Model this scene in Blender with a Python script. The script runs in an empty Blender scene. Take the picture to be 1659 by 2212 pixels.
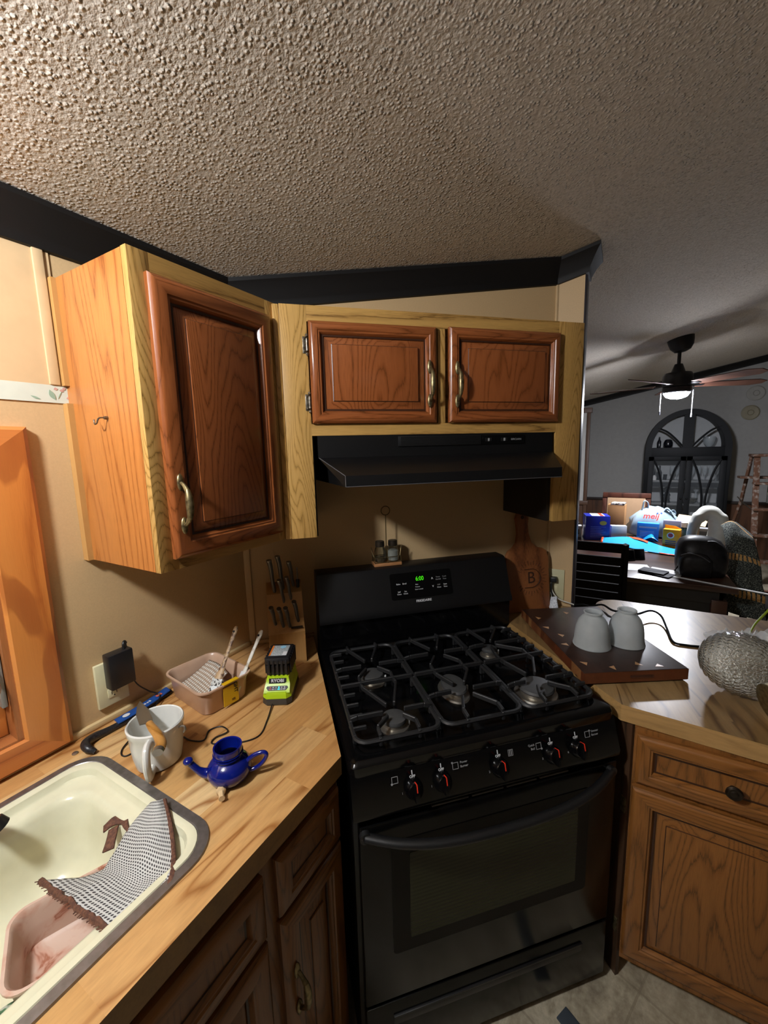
import bpy, bmesh, math, random
from mathutils import Matrix, Vector, noise
random.seed(7)
SC = bpy.context.scene
COL = SC.collection
PI = math.pi

# ---------------------------------------------------------------- camera
def cam():
    yaw, pit, rol = math.radians(-30.07), math.radians(-8.54), math.radians(-1.47)
    f = Vector((math.sin(yaw)*math.cos(pit), math.cos(yaw)*math.cos(pit), math.sin(pit)))
    r = Vector((math.cos(yaw), -math.sin(yaw), 0)); u = r.cross(f)
    r2 = r*math.cos(rol)+u*math.sin(rol); u2 = -r*math.sin(rol)+u*math.cos(rol)
    c = bpy.data.cameras.new('camera'); o = bpy.data.objects.new('camera', c); COL.objects.link(o)
    c.sensor_fit = 'VERTICAL'; c.sensor_height = 36.0; c.lens = 887/2212*36.0; c.clip_start = 0.02
    m = Matrix((( r2.x, u2.x, -f.x, 0.0), (r2.y, u2.y, -f.y, 0.0), (r2.z, u2.z, -f.z, 1.651), (0, 0, 0, 1)))
    o.matrix_world = m
    SC.camera = o
cam()

# ---------------------------------------------------------------- world, light, exposure
w = bpy.data.worlds.new('world'); SC.world = w; w.use_nodes = True
w.node_tree.nodes['Background'].inputs[0].default_value = (0.55, 0.62, 0.8, 1)
w.node_tree.nodes['Background'].inputs[1].default_value = 0.02
SC.view_settings.view_transform = 'Standard'; SC.view_settings.look = 'None'
SC.view_settings.gamma = 1.0; SC.view_settings.exposure = 0.0
SC.view_settings.use_curve_mapping = False
SC.cycles.max_bounces = 8; SC.cycles.transparent_max_bounces = 12
SC.cycles.sample_clamp_indirect = 4.0
KITCHEN_W = 82.0       # bulb of the ceiling light over the sink
FAN_STRENGTH = 700.0    # glowing lens of the fan's lamp
def point(name, loc, power, col, rad):
    l = bpy.data.lights.new(name, 'POINT'); l.energy = power; l.color = col; l.shadow_soft_size = rad
    o = bpy.data.objects.new(name, l); o.location = loc; COL.objects.link(o); return o
point('kitchen_bulb', (-0.76, -0.30, 2.22), KITCHEN_W, (0.93, 0.96, 1.0), 0.07)
point('fill_light', (2.6, -1.2, 2.35), 1.2, (1.0, 0.93, 0.82), 0.12)  # added weak fill light, stands for no known lamp in the room

# ---------------------------------------------------------------- helpers
def S(h):
    h = h.lstrip('#'); c = [int(h[i:i+2], 16)/255 for i in (0, 2, 4)]
    return tuple(x/12.92 if x <= .04045 else ((x+.055)/1.055)**2.4 for x in c)+(1.0,)
I4 = Matrix.Identity(4)
K = Matrix.Rotation(math.radians(45), 4, 'Z')     # range wall: x along it, y into it
LW = Matrix.Rotation(math.radians(90), 4, 'Z')    # window wall: x = world y, y = -world x
WORLDM = {}
def T(x, y, z): return Matrix.Translation((x, y, z))
def R(a, ax): return Matrix.Rotation(math.radians(a), 4, ax)

class B:
    def __init__(s): s.bm = bmesh.new(); s.mi = 0
    def _fin(s, faces):
        for f in faces: f.material_index = s.mi
    def box(s, x0, x1, y0, y1, z0, z1, bev=0.0, m=None, seg=2):
        x0, x1 = min(x0, x1), max(x0, x1); y0, y1 = min(y0, y1), max(y0, y1); z0, z1 = min(z0, z1), max(z0, z1)
        vs = [s.bm.verts.new(p) for p in ((x0,y0,z0),(x1,y0,z0),(x1,y1,z0),(x0,y1,z0),(x0,y0,z1),(x1,y0,z1),(x1,y1,z1),(x0,y1,z1))]
        fs = [s.bm.faces.new([vs[i] for i in q]) for q in ((3,2,1,0),(4,5,6,7),(0,1,5,4),(1,2,6,5),(2,3,7,6),(3,0,4,7))]
        s._fin(fs)
        if m is not None: bmesh.ops.transform(s.bm, matrix=m, verts=vs)
        if bev > 0:
            es = list({e for f in fs for e in f.edges})
            r = bmesh.ops.bevel(s.bm, geom=es, offset=bev, segments=seg, affect='EDGES', profile=.5)
            s._fin(r['faces'])
        return s
    def loops(s, rings, close=True, cap0=True, cap1=True, mat=None):
        """rings: lists of points, same count; bridged in order"""
        vr = [[s.bm.verts.new(p) for p in r] for r in rings]
        n = len(rings[0]); fs = []
        for a, b in zip(vr, vr[1:]):
            for i in range(n if close else n-1):
                j = (i+1) % n
                try:
                    f = s.bm.faces.new((a[i], a[j], b[j], b[i])); f.material_index = s.mi if mat is None else mat(i); fs.append(f)
                except ValueError: pass
        if cap0 and close: f = s.bm.faces.new(vr[0][::-1]); f.material_index = s.mi; fs.append(f)
        if cap1 and close: f = s.bm.faces.new(vr[-1]); f.material_index = s.mi; fs.append(f)
        return s
    def lathe(s, prof, c=(0, 0, 0), n=32, m=None, sx=1, sy=1, cap0=True, cap1=True):
        rings = []
        for r, z in prof:
            rings.append([(Vector((c[0]+sx*r*math.cos(2*PI*i/n), c[1]+sy*r*math.sin(2*PI*i/n), c[2]+z))) for i in range(n)])
        if m is not None: rings = [[m @ p for p in r] for r in rings]
        return s.loops(rings, cap0=cap0, cap1=cap1)
    def cyl(s, p0, p1, r0, r1=None, n=16):
        p0, p1 = Vector(p0), Vector(p1); r1 = r0 if r1 is None else r1
        q = (p1-p0).to_track_quat('Z', 'Y').to_matrix().to_4x4(); L = (p1-p0).length
        return s.lathe([(r0, 0), (r1, L)], n=n, m=T(*p0) @ q)
    def tube(s, pts, r, n=10, sm=0, closed=False, flat=1.0, up=(0, 0, 1)):
        pts = [Vector(p) for p in pts]
        rr = r if isinstance(r, (list, tuple)) else [r]*len(pts)
        if sm: pts, rr = catmull(pts, rr, sm, closed)
        rings = []; N = len(pts)
        prev = None
        for i, p in enumerate(pts):
            a = pts[(i-1) % N] if (closed or i > 0) else p
            b = pts[(i+1) % N] if (closed or i < N-1) else p
            t = (b-a).normalized()
            if prev is None:
                ref = Vector(up)
                if abs(t.dot(ref)) > .95: ref = Vector((1, 0, 0))
                x = t.cross(ref).normalized()
            else: x = (prev-t*prev.dot(t)).normalized()
            prev = x; y = t.cross(x)
            rings.append([p+(x*math.cos(2*PI*k/n)+y*math.sin(2*PI*k/n)*flat)*rr[i] for k in range(n)])
        if closed: rings.append(rings[0]); return s.loops(rings, cap0=False, cap1=False)
        return s.loops(rings)
    def ball(s, c, rx, ry=None, rz=None, n=16, m=None):
        ry = ry or rx; rz = rz or rx; k = n//2
        prof = [(max(math.sin(PI*i/k), 1e-4), -math.cos(PI*i/k)) for i in range(k+1)]
        rings = [[Vector((rx*r*math.cos(2*PI*j/n), ry*r*math.sin(2*PI*j/n), rz*z)) for j in range(n)] for r, z in prof]
        mm = T(*c) if m is None else T(*c) @ m
        rings = [[mm @ p for p in r] for r in rings]
        return s.loops(rings)
    def prism(s, poly, z0, z1, m=None, bev=0):
        a = [Vector((x, y, z0)) for x, y in poly]; b = [Vector((x, y, z1)) for x, y in poly]
        if m is not None: a = [m @ p for p in a]; b = [m @ p for p in b]
        nf = len(s.bm.faces)
        s.loops([a, b])
        if bev:
            s.bm.faces.ensure_lookup_table(); fs = s.bm.faces[nf:]
            es = list({e for f in fs for e in f.edges})
            r = bmesh.ops.bevel(s.bm, geom=es, offset=bev, segments=2, affect='EDGES', profile=.5); s._fin(r['faces'])
        return s
    def quad(s, *ps):
        f = s.bm.faces.new([s.bm.verts.new(p) for p in ps]); f.material_index = s.mi; return s
    def grid(s, rows, uv=None):
        vr = [[s.bm.verts.new(p) for p in r] for r in rows]
        lay = s.bm.loops.layers.uv.verify()
        nr, nc = len(rows), len(rows[0])
        for i in range(nr-1):
            for j in range(nc-1):
                f = s.bm.faces.new((vr[i][j], vr[i][j+1], vr[i+1][j+1], vr[i+1][j])); f.material_index = s.mi
                for l, (a, b) in zip(f.loops, ((i, j), (i, j+1), (i+1, j+1), (i+1, j))): l[lay].uv = (b/(nc-1), a/(nr-1))
        return s

def catmull(pts, rr, k, closed=False):
    o, ro = [], []; N = len(pts)
    for i in range(N if closed else N-1):
        p1, p2 = pts[i], pts[(i+1) % N]
        p0 = pts[i-1] if (i > 0 or closed) else p1*2-p2
        p3 = pts[(i+2) % N] if (i+2 < N or closed) else p2*2-p1
        for j in range(k):
            t = j/k
            o.append(.5*((2*p1)+(p2-p0)*t+(2*p0-5*p1+4*p2-p3)*t*t+(3*p1-p0-3*p2+p3)*t**3))
            ro.append(rr[i]+(rr[(i+1) % N]-rr[i])*t)
    if not closed: o.append(pts[-1]); ro.append(rr[-1])
    return o, ro
def smooth_grid(rows, k):
    """Catmull-Rom both ways"""
    rows = [[Vector(p) for p in r] for r in rows]
    rows = [catmull(r, [0]*len(r), k)[0] for r in rows]
    cols = list(map(list, zip(*rows)))
    cols = [catmull(c, [0]*len(c), k)[0] for c in cols]
    return list(map(list, zip(*cols)))
def rrect(x0, x1, y0, y1, z, r, k=5):
    p = []
    for cx, cy, a in ((x1-r, y1-r, 0), (x0+r, y1-r, 90), (x0+r, y0+r, 180), (x1-r, y0+r, 270)):
        for i in range(k+1):
            t = math.radians(a+90*i/k); p.append(Vector((cx+r*math.cos(t), cy+r*math.sin(t), z)))
    return p

def tag(o, label=None, cat=None, group=None, kind=None):
    if label: o['label'] = label
    if cat: o['category'] = cat
    if group: o['group'] = group
    if kind: o['kind'] = kind
    return o
def _mk(name, b, mats, ang=35):
    me = bpy.data.meshes.new(name)
    bmesh.ops.recalc_face_normals(b.bm, faces=b.bm.faces[:])
    b.bm.to_mesh(me); b.bm.free()
    for m in (mats if isinstance(mats, (list, tuple)) else [mats]): me.materials.append(m)
    for p in me.polygons: p.use_smooth = True
    me.set_sharp_from_angle(angle=math.radians(ang))
    return me
def thing(name, label, cat, loc=(0, 0, 0), rotz=0, frame=I4, group=None):
    o = bpy.data.objects.new(name, None); COL.objects.link(o); o.empty_display_size = .05
    m = frame @ T(*loc) @ R(rotz, 'Z'); o.matrix_world = m; WORLDM[o.name] = m
    return tag(o, label, cat, group)
def part(name, b, mats, parent, sp=None, label=None, ang=35, kind=None):
    """sp None: mesh is in the thing's own space; a matrix: mesh is in that frame"""
    me = _mk(name, b, mats, ang)
    m = WORLDM[parent.name]
    if sp is not None: me.transform(m.inverted() @ sp)
    o = bpy.data.objects.new(name, me); COL.objects.link(o); o.parent = parent
    WORLDM[o.name] = m
    return tag(o, label, None, None, kind)
def solo(name, b, mats, label, cat, frame=I4, group=None, ang=35, kind=None):
    me = _mk(name, b, mats, ang)
    xs = [v.co for v in me.vertices]
    c = Vector(((min(p.x for p in xs)+max(p.x for p in xs))/2, (min(p.y for p in xs)+max(p.y for p in xs))/2, min(p.z for p in xs)))
    me.transform(Matrix.Translation(-c))
    o = bpy.data.objects.new(name, me); COL.objects.link(o)
    o.matrix_world = frame @ Matrix.Translation(c); WORLDM[o.name] = o.matrix_world.copy()
    return tag(o, label, cat, group, kind)
def struct(name, b, mats, frame=I4, label=None, ang=35):
    me = _mk(name, b, mats, ang); o = bpy.data.objects.new(name, me); COL.objects.link(o)
    o.matrix_world = frame; WORLDM[o.name] = frame.copy()
    return tag(o, label, None, None, 'structure')
def copy_tree(o, m=None, label=None):
    c = o.copy(); COL.objects.link(c)
    WORLDM[c.name] = WORLDM[o.name]
    if m is not None: c.matrix_world = m; WORLDM[c.name] = m
    if label: c['label'] = label
    for ch in [x for x in o.children]:
        d = copy_tree(ch); d.parent = c; WORLDM[d.name] = WORLDM[c.name]
    return c
_tc = {}
def text(s, size, m, ext=.0004, align='CENTER', bold=False, b=None, shear=0, sx=1.0):
    cu = bpy.data.curves.new('t', 'FONT'); cu.body = s; cu.size = size; cu.extrude = ext; cu.align_x = align; cu.align_y = 'CENTER'
    if bold: cu.offset = size*.022
    cu.shear = shear; cu.resolution_u = 3
    o = bpy.data.objects.new('t', cu); COL.objects.link(o); bpy.context.view_layer.update()
    me = bpy.data.meshes.new_from_object(o.evaluated_get(bpy.context.evaluated_depsgraph_get()))
    bpy.data.objects.remove(o); bpy.data.curves.remove(cu)
    me.transform(m @ Matrix.Diagonal((sx, 1, 1, 1)))
    b = b or B(); b.bm.from_mesh(me); bpy.data.meshes.remove(me)
    return b
FRONT = R(90, 'X')     # lettering that faces -y

# ---------------------------------------------------------------- materials
def base(name, col, rough=.5, metal=0, spec=.5, **k):
    m = bpy.data.materials.new(name); m.use_nodes = True; nt = m.node_tree; p = nt.nodes['Principled BSDF']
    p.inputs['Base Color'].default_value = S(col) if isinstance(col, str) else col
    p.inputs['Roughness'].default_value = rough; p.inputs['Metallic'].default_value = metal
    p.inputs['Specular IOR Level'].default_value = spec
    for a, v in k.items(): p.inputs[a.replace('_', ' ')].default_value = v
    return m, nt, p
def N(nt, t, **k):
    n = nt.nodes.new(t)
    for a, v in k.items(): setattr(n, a, v)
    return n
def coords(nt, scale=(1, 1, 1), rot=(0, 0, 0), src='Object'):
    tc = N(nt, 'ShaderNodeTexCoord'); mp = N(nt, 'ShaderNodeMapping')
    mp.inputs['Scale'].default_value = scale; mp.inputs['Rotation'].default_value = rot
    nt.links.new(tc.outputs[src], mp.inputs['Vector']); return mp.outputs['Vector']
def noi(nt, vec, scale, detail=2, rough=.5, dist=0):
    n = N(nt, 'ShaderNodeTexNoise'); n.inputs['Scale'].default_value = scale; n.inputs['Detail'].default_value = detail
    n.inputs['Roughness'].default_value = rough; n.inputs['Distortion'].default_value = dist
    nt.links.new(vec, n.inputs['Vector']); return n.outputs['Fac']
def ramp(nt, fac, stops, interp='LINEAR'):
    r = N(nt, 'ShaderNodeValToRGB'); r.color_ramp.interpolation = interp
    e = r.color_ramp.elements
    while len(e) < len(stops): e.new(.5)
    for x, (p, c) in zip(e, stops): x.position = p; x.color = S(c) if isinstance(c, str) else (c, c, c, 1) if isinstance(c, (int, float)) else c
    nt.links.new(fac, r.inputs[0]); return r.outputs[0]
def mixc(nt, fac, a, b, mode='MIX'):
    n = N(nt, 'ShaderNodeMix', data_type='RGBA', blend_type=mode)
    for s, v in ((0, fac), (6, a), (7, b)):
        if hasattr(v, 'links'): nt.links.new(v, n.inputs[s])
        else: n.inputs[s].default_value = (S(v) if isinstance(v, str) else v)
    return n.outputs[2]
def math_(nt, op, a, b=0.0, c=0.0):
    n = N(nt, 'ShaderNodeMath', operation=op)
    for i, v in enumerate((a, b, c)):
        if hasattr(v, 'links'): nt.links.new(v, n.inputs[i])
        else: n.inputs[i].default_value = v
    return n.outputs[0]
def bump(nt, p, h, strength=.3, dist=.002):
    b = N(nt, 'ShaderNodeBump'); b.inputs['Strength'].default_value = strength; b.inputs['Distance'].default_value = dist
    nt.links.new(h, b.inputs['Height']); nt.links.new(b.outputs[0], p.inputs['Normal'])
def plain(name, col, rough=.5, metal=0, spec=.5, grain=0.0, gs=300, **k):
    m, nt, p = base(name, col, rough, metal, spec, **k)
    v = coords(nt); n = noi(nt, v, gs if grain else 25, 3)
    if grain: bump(nt, p, n, grain, .001)
    c = S(col)
    lo = tuple(x*.93 for x in c[:3])+(1,)
    nt.links.new(ramp(nt, n, [(.3, lo), (.7, c)]), p.inputs['Base Color'])
    return m
def wood(name, light, mid, dark, axis='z', ring=26, rough=.38, cath=.5, coat=.0, spec=.5, seed=0, fine=1.0):
    """open grained wood: long fibres along `axis`, arching figure across it"""
    m, nt, p = base(name, mid, rough, 0, spec, Coat_Weight=coat, Coat_Roughness=.25)
    L = .10 if cath < .8 else .16
    sc = {'x': (L, 1, 1), 'y': (1, L, 1), 'z': (1, 1, L)}[axis]
    v0 = coords(nt, sc)
    off = N(nt, 'ShaderNodeVectorMath', operation='ADD'); nt.links.new(v0, off.inputs[0]); off.inputs[1].default_value = (seed*1.37, seed*2.11, seed*.73); v = off.outputs[0]
    big = noi(nt, v, 3.6*cath+1.6, 1.5, .45, .25)
    wob = noi(nt, v, 26, 2)
    x = math_(nt, 'MULTIPLY_ADD', wob, .035, big)
    x = math_(nt, 'MULTIPLY', x, ring)
    x = math_(nt, 'FRACT', x)
    fine_v = coords(nt, tuple(q*{True: 1.0}.get(True) if q == 1 else .035 for q in (1 if sc[0] == 1 else 0, 1 if sc[1] == 1 else 0, 1 if sc[2] == 1 else 0)))
    fn = noi(nt, fine_v, 620, 2, .6)
    x2 = math_(nt, 'MULTIPLY_ADD', math_(nt, 'SUBTRACT', fn, .5), .55*fine, x)
    c = ramp(nt, x2, [(0.0, dark), (.10, mid), (.30, light), (.72, light), (.93, mid), (1.0, dark)])
    f2 = ramp(nt, fn, [(.38, .74), (.55, 1.0)])
    c = mixc(nt, .55*fine, c, mixc(nt, 1.0, c, f2, 'MULTIPLY'))
    blot = noi(nt, v0, 4.0, 2)
    c = mixc(nt, ramp(nt, blot, [(.35, 0.0), (.7, .35)]), c, mid)
    nt.links.new(c, p.inputs['Base Color'])
    bump(nt, p, fn, .12*fine, .0006)
    return m
def staves(name, cols, axis='y', L=.62, W=.078, rough=.42, rotz=0, streak='#6b4420', amt=.55, coat=0.0, seed=0, spec=.5):
    """plank-printed laminate: staves with their own tone and streaks"""
    m, nt, p = base(name, cols[1], rough, 0, spec, Coat_Weight=coat, Coat_Roughness=.18)
    a = math.radians(rotz)+(PI/2 if axis == 'y' else 0)
    v = coords(nt, (1, 1, 1), (0, 0, -a))
    br = N(nt, 'ShaderNodeTexBrick'); nt.links.new(v, br.inputs['Vector'])
    br.offset = .37; br.offset_frequency = 2
    br.inputs['Color1'].default_value = (0, 0, 0, 1); br.inputs['Color2'].default_value = (1, 1, 1, 1); br.inputs['Mortar'].default_value = (.5, .5, .5, 1)
    br.inputs['Scale'].default_value = 1; br.inputs['Mortar Size'].default_value = 0.0; br.inputs['Brick Width'].default_value = L; br.inputs['Row Height'].default_value = W
    rid = br.outputs['Color']
    sh = N(nt, 'ShaderNodeVectorMath', operation='MULTIPLY_ADD')
    nt.links.new(rid, sh.inputs[0]); sh.inputs[1].default_value = (7.3, 11.9, 3.1); nt.links.new(v, sh.inputs[2])
    st = N(nt, 'ShaderNodeMapping'); st.inputs['Scale'].default_value = (.14, 1, 1); nt.links.new(sh.outputs[0], st.inputs['Vector'])
    big = noi(nt, st.outputs[0], 9, 2, .5, .5)
    x = math_(nt, 'FRACT', math_(nt, 'MULTIPLY', big, 7))
    fn = noi(nt, st.outputs[0], 160, 3, .65)
    c = ramp(nt, rid, [(0, cols[0]), (.35, cols[1]), (.7, cols[2]), (1, cols[3])])
    s1 = ramp(nt, x, [(0, 1.0), (.22, .25), (.5, 0.0), (.8, .2), (1, 1.0)])
    patch = ramp(nt, noi(nt, st.outputs[0], 5, 2, .5, .3), [(.38, 0.12), (.56, 1.0)])
    s2 = math_(nt, 'MULTIPLY', math_(nt, 'MULTIPLY', s1, patch), amt)
    c = mixc(nt, s2, c, streak)
    c = mixc(nt, .35, c, mixc(nt, 1.0, c, ramp(nt, fn, [(.35, .68), (.6, 1.05)]), 'MULTIPLY'))
    nt.links.new(c, p.inputs['Base Color'])
    return m
def speck(name, a, b, scale, lo=.45, hi=.55, rough=.6, metal=0, det=3, **k):
    m, nt, p = base(name, a, rough, metal, **k)
    nt.links.new(ramp(nt, noi(nt, coords(nt), scale, det), [(lo, a), (hi, b)]), p.inputs['Base Color']); return m
def glow(name, col, st):
    m = bpy.data.materials.new(name); m.use_nodes = True; nt = m.node_tree; nt.nodes.remove(nt.nodes['Principled BSDF'])
    e = N(nt, 'ShaderNodeEmission'); e.inputs[0].default_value = S(col); e.inputs[1].default_value = st
    nt.links.new(e.outputs[0], nt.nodes['Material Output'].inputs[0]); return m
def glassy(name, col, rough=.05, trans=1.0, ior=1.45, **k):
    m, nt, p = base(name, col, rough, 0, .5, Transmission_Weight=trans, IOR=ior, **k); return m
def film(name, col, alpha, rough=.1):
    m, nt, p = base(name, col, rough, 0, .8, Alpha=alpha); return m

M = {}
M['side'] = wood('cabinet_side_oak', '#b4743a', '#aa6a33', '#8a4f24', 'z', ring=34, cath=.6, rough=.33, seed=1)
M['door_z'] = wood('door_oak_upright', '#8e5029', '#824722', '#633517', 'z', ring=40, rough=.24, cath=.95, coat=.35, seed=2)
M['door_x'] = wood('door_oak_level', '#8e5029', '#824722', '#633517', 'x', ring=40, rough=.24, cath=.95, coat=.35, seed=3)
M['gold_z'] = wood('frame_oak_upright', '#bf9656', '#ae8545', '#80602f', 'z', ring=46, rough=.4, cath=1.6, seed=4)
M['gold_x'] = wood('frame_oak_level', '#b9904f', '#a98044', '#765528', 'x', ring=34, rough=.4, cath=.5, seed=5)
M['base_z'] = wood('base_oak_upright', '#8a592a', '#7c4e22', '#5d3a18', 'z', ring=40, rough=.3, cath=.8, seed=12)
M['base_x'] = wood('base_oak_level', '#8a592a', '#7c4e22', '#5d3a18', 'x', ring=40, rough=.3, cath=.8, seed=13)
M['dark_line'] = plain('dark_line_brown', '#3a2012', .35)
M['brass'] = speck('aged_brass', '#9a8c66', '#5e5138', 90, .4, .7, .38, .85)
M['steel_old'] = speck('dull_steel', '#8b8375', '#4a4038', 120, .4, .7, .35, .9)
M['beige'] = plain('beige_wall_panel', '#c9a97c', .55, grain=.12, gs=220)
M['beige2'] = plain('beige_batten', '#cfb288', .5)
M['crown'] = plain('dark_crown', '#12100f', .6, spec=.3)
M['black'] = plain('black_enamel', '#070708', .16, spec=.4)
M['black_m'] = plain('satin_black', '#131314', .42)
M['iron'] = plain('cast_iron', '#1c1c1d', .5, grain=.35, gs=500)
M['hood'] = plain('hood_black', '#0f0f10', .38, spec=.35)
M['cap'] = plain('burner_cap', '#3a3a3a', .55)
M['alu'] = plain('burner_metal', '#a09a90', .35, .9)
M['white_ink'] = plain('white_print', '#d8d8d8', .5)
M['grey_ink'] = plain('grey_print', '#8c8c8c', .5)
M['red_ink'] = plain('red_mark', '#e2341a', .5)
M['counter'] = staves('butcher_laminate', ['#b8864e', '#cda068', '#c2945a', '#dfbe8a'], 'y', L=.42, W=.085, rough=.38, streak='#8a5626', amt=.95)
M['pen'] = staves('peninsula_laminate', ['#85673f', '#94764c', '#a4865a', '#775a36'], 'y', L=.5, W=.085, rough=.31, rotz=12, streak='#553a20', amt=.95, coat=.08)
M['pen_edge'] = staves('peninsula_edge', ['#a8824f', '#b08b58', '#a57e4a', '#b8935e'], 'x', L=.4, W=.3, rough=.4, streak='#7c5a32', amt=.35)
M['edge'] = staves('laminate_edge', ['#9a733f', '#a47c48', '#94703e', '#a8824e'], 'x', L=.6, W=.3, rough=.45, streak='#6a4622', amt=.4)
# ---------------------------------------------------------------- the room
def popcorn():
    m, nt, p = base('popcorn_ceiling', '#b5aca0', .95, 0, .1)
    v = coords(nt)
    a = noi(nt, v, 120, 2, .55)
    vo = N(nt, 'ShaderNodeTexVoronoi'); vo.inputs['Scale'].default_value = 95; nt.links.new(v, vo.inputs['Vector'])
    lump = ramp(nt, vo.outputs['Distance'], [(.12, 1.0), (.5, 0.0)], 'EASE')
    cl = ramp(nt, noi(nt, v, 34, 3, .6), [(.40, .15), (.60, 1.0)])
    h = math_(nt, 'ADD', math_(nt, 'MULTIPLY', lump, cl), math_(nt, 'MULTIPLY', a, .35))
    bump(nt, p, h, .85, .006)
    nt.links.new(ramp(nt, a, [(.35, '#c0b6a8'), (.65, '#d6cdc0')]), p.inputs['Base Color'])
    return m
M['ceil'] = popcorn()
def ceil_z(x): return 2.235+.195*(x+1.17)
b = B(); X0, X1, Y0, Y1 = -1.36, 4.6, -2.7, 7.62
b.loops([[(X0, Y0, ceil_z(X0)), (X1, Y0, ceil_z(X1)), (X1, Y1, ceil_z(X1)), (X0, Y1, ceil_z(X0))],
         [(X0, Y0, ceil_z(X0)+.1), (X1, Y0, ceil_z(X1)+.1), (X1, Y1, ceil_z(X1)+.1), (X0, Y1, ceil_z(X0)+.1)]])
struct('ceiling', b, M['ceil'])
def vinyl():
    m, nt, p = base('vinyl_floor', '#a59a86', .38, 0, .5)
    v = coords(nt, (1, 1, 1), (0, 0, math.radians(20)))
    br = N(nt, 'ShaderNodeTexBrick'); nt.links.new(v, br.inputs['Vector']); br.offset = 0
    br.inputs['Color1'].default_value = (0, 0, 0, 1); br.inputs['Color2'].default_value = (1, 1, 1, 1); br.inputs['Mortar'].default_value = (.5, .5, .5, 1)
    br.inputs['Scale'].default_value = 1; br.inputs['Mortar Size'].default_value = .0035; br.inputs['Brick Width'].default_value = .305; br.inputs['Row Height'].default_value = .305
    n1 = noi(nt, coords(nt, (1, .45, 1), (0, 0, .9)), 9, 5, .65, .8)
    n2 = noi(nt, v, 70, 3, .6)
    c = ramp(nt, n1, [(.3, '#6e6353'), (.46, '#a39880'), (.58, '#c0b69e'), (.72, '#83775f')])
    c = mixc(nt, .3, c, ramp(nt, n2, [(.3, '#6e6454'), (.7, '#c8bea8')]))
    c = mixc(nt, ramp(nt, br.outputs['Color'], [(0, 0.0), (1, .25)]), c, '#857a66')
    c = mixc(nt, math_(nt, 'MULTIPLY', br.outputs['Fac'], .35), c, '#6a604e')
    nt.links.new(c, p.inputs['Base Color']); return m
b = B(); b.box(-1.36, 4.6, -2.7, 7.62, -.08, 0); struct('floor', b, vinyl())

# window wall (with the opening)
wy0, wy1, wz0, wz1 = -.62, .335, .985, 1.65
b = B()
for y0, y1, z0, z1 in ((-2.6, wy0, 0, 2.4), (wy1, 1.12, 0, 2.4), (wy0, wy1, 0, wz0), (wy0, wy1, wz1, 2.4)):
    b.box(-1.34, -1.22, y0, y1, z0, z1)
struct('wall_left', b, M['beige'])
# angled range wall, its stub and end
b = B(); b.box(-.18, 1.215, 1.6, 1.7, 0, 2.6); struct('wall_back', b, M['beige'], K)
b = B(); b.box(-.29, -.168, 1.986, 2.08, 0, 2.62, 0); struct('wall_end', b, M['beige'])
b = B(); b.box(-.168, -.160, 1.983, 2.083, .9, 2.34, .001); struct('trim_1', b, plain('black_corner_bead', '#242026', .4))
# unseen sides of the room that close it off
M['room'] = plain('room_wall', '#6e6a64', .8)
b = B(); b.box(-1.34, 4.6, -2.7, -2.6, 0, 3.4); struct('wall_front', b, plain('front_wall', '#5f574c', .8))
b = B(); b.box(4.5, 4.6, -2.7, 7.62, 0, 3.5); struct('wall_right', b, M['room'])
b = B(); b.box(-1.34, 4.6, 7.5, 7.6, 0, 3.5); struct('wall_far', b, plain('far_wall_paint', '#9b9a97', .8))
b = B(); b.box(-1.34, -1.24, 1.1, 7.6, 0, 2.5); struct('wall_side', b, M['room'])
# battens, corner strip, wallpaper strip left bare, counter strip
b = B()
b.box(.494, .516, 1.212, 1.222, 1.83, 2.16, .002); b.box(.37, .528, 1.217, 1.222, 1.828, 2.17)
struct('trim_2', b, M['beige2'], LW)
b = B(); b.box(-.128, -.105, 1.592, 1.602, .93, 2.2, .003); b.box(-.02, -.018, 1.598, 1.601, .93, 2.2); b.box(1.205, 1.215, 1.592, 1.602, .93, 2.4, .002)
struct('trim_3', b, M['beige2'], K)
b = B(); b.box(-.62, 1.03, 1.208, 1.222, .915, .932, .003); struct('trim_4', b, plain('counter_strip', '#d8bd8c', .45), LW)
b = B(); b.box(-.12, .12, 1.588, 1.602, .915, .93, .003); struct('trim_5', b, plain('counter_strip_dark', '#b48e58', .45), K)
b = B(); b.box(.1, .545, 1.2165, 1.2215, 1.787, 1.829); wp = struct('trim_6', b, plain('wallpaper_ground', '#cdd3c4', .7), LW)
b = B()
def leafpoly(cx, cz, L, W, ang, y, n=10):
    pts = []
    for i in range(n): 
        t = i/(n-1); pts.append((L*(t-.5), W*math.sin(PI*t)))
    for i in range(1, n-1):
        t = 1-i/(n-1); pts.append((L*(t-.5), -W*.6*math.sin(PI*t)))
    ca, sa = math.cos(ang), math.sin(ang)
    return [(cx+px*ca-pz*sa, y, cz+px*sa+pz*ca) for px, pz in pts]
def addpoly(b, pts, th=.0006):
    p2 = [(x, y+th, z) for x, y, z in pts]; b.loops([pts, p2])
for cx, cz, a in ((.505, 1.820, .2), (.517, 1.817, -.3), (.523, 1.822, .7), (.530, 1.800, .1), (.537, 1.799, -.2)):
    addpoly(b, leafpoly(cx, cz, .009, .0042, a, 1.2155))
part('flower', b, plain('wallpaper_pink', '#c79a8e', .7), wp, LW)
b = B(); addpoly(b, leafpoly(.497, 1.806, .026, .007, 2.0, 1.2155)); addpoly(b, leafpoly(.462, 1.797, .02, .003, 2.8, 1.2155)); addpoly(b, leafpoly(.512, 1.806, .02, .0012, 1.1, 1.2155))
part('leaf', b, plain('wallpaper_green', '#8fa892', .7), wp, LW)

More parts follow.
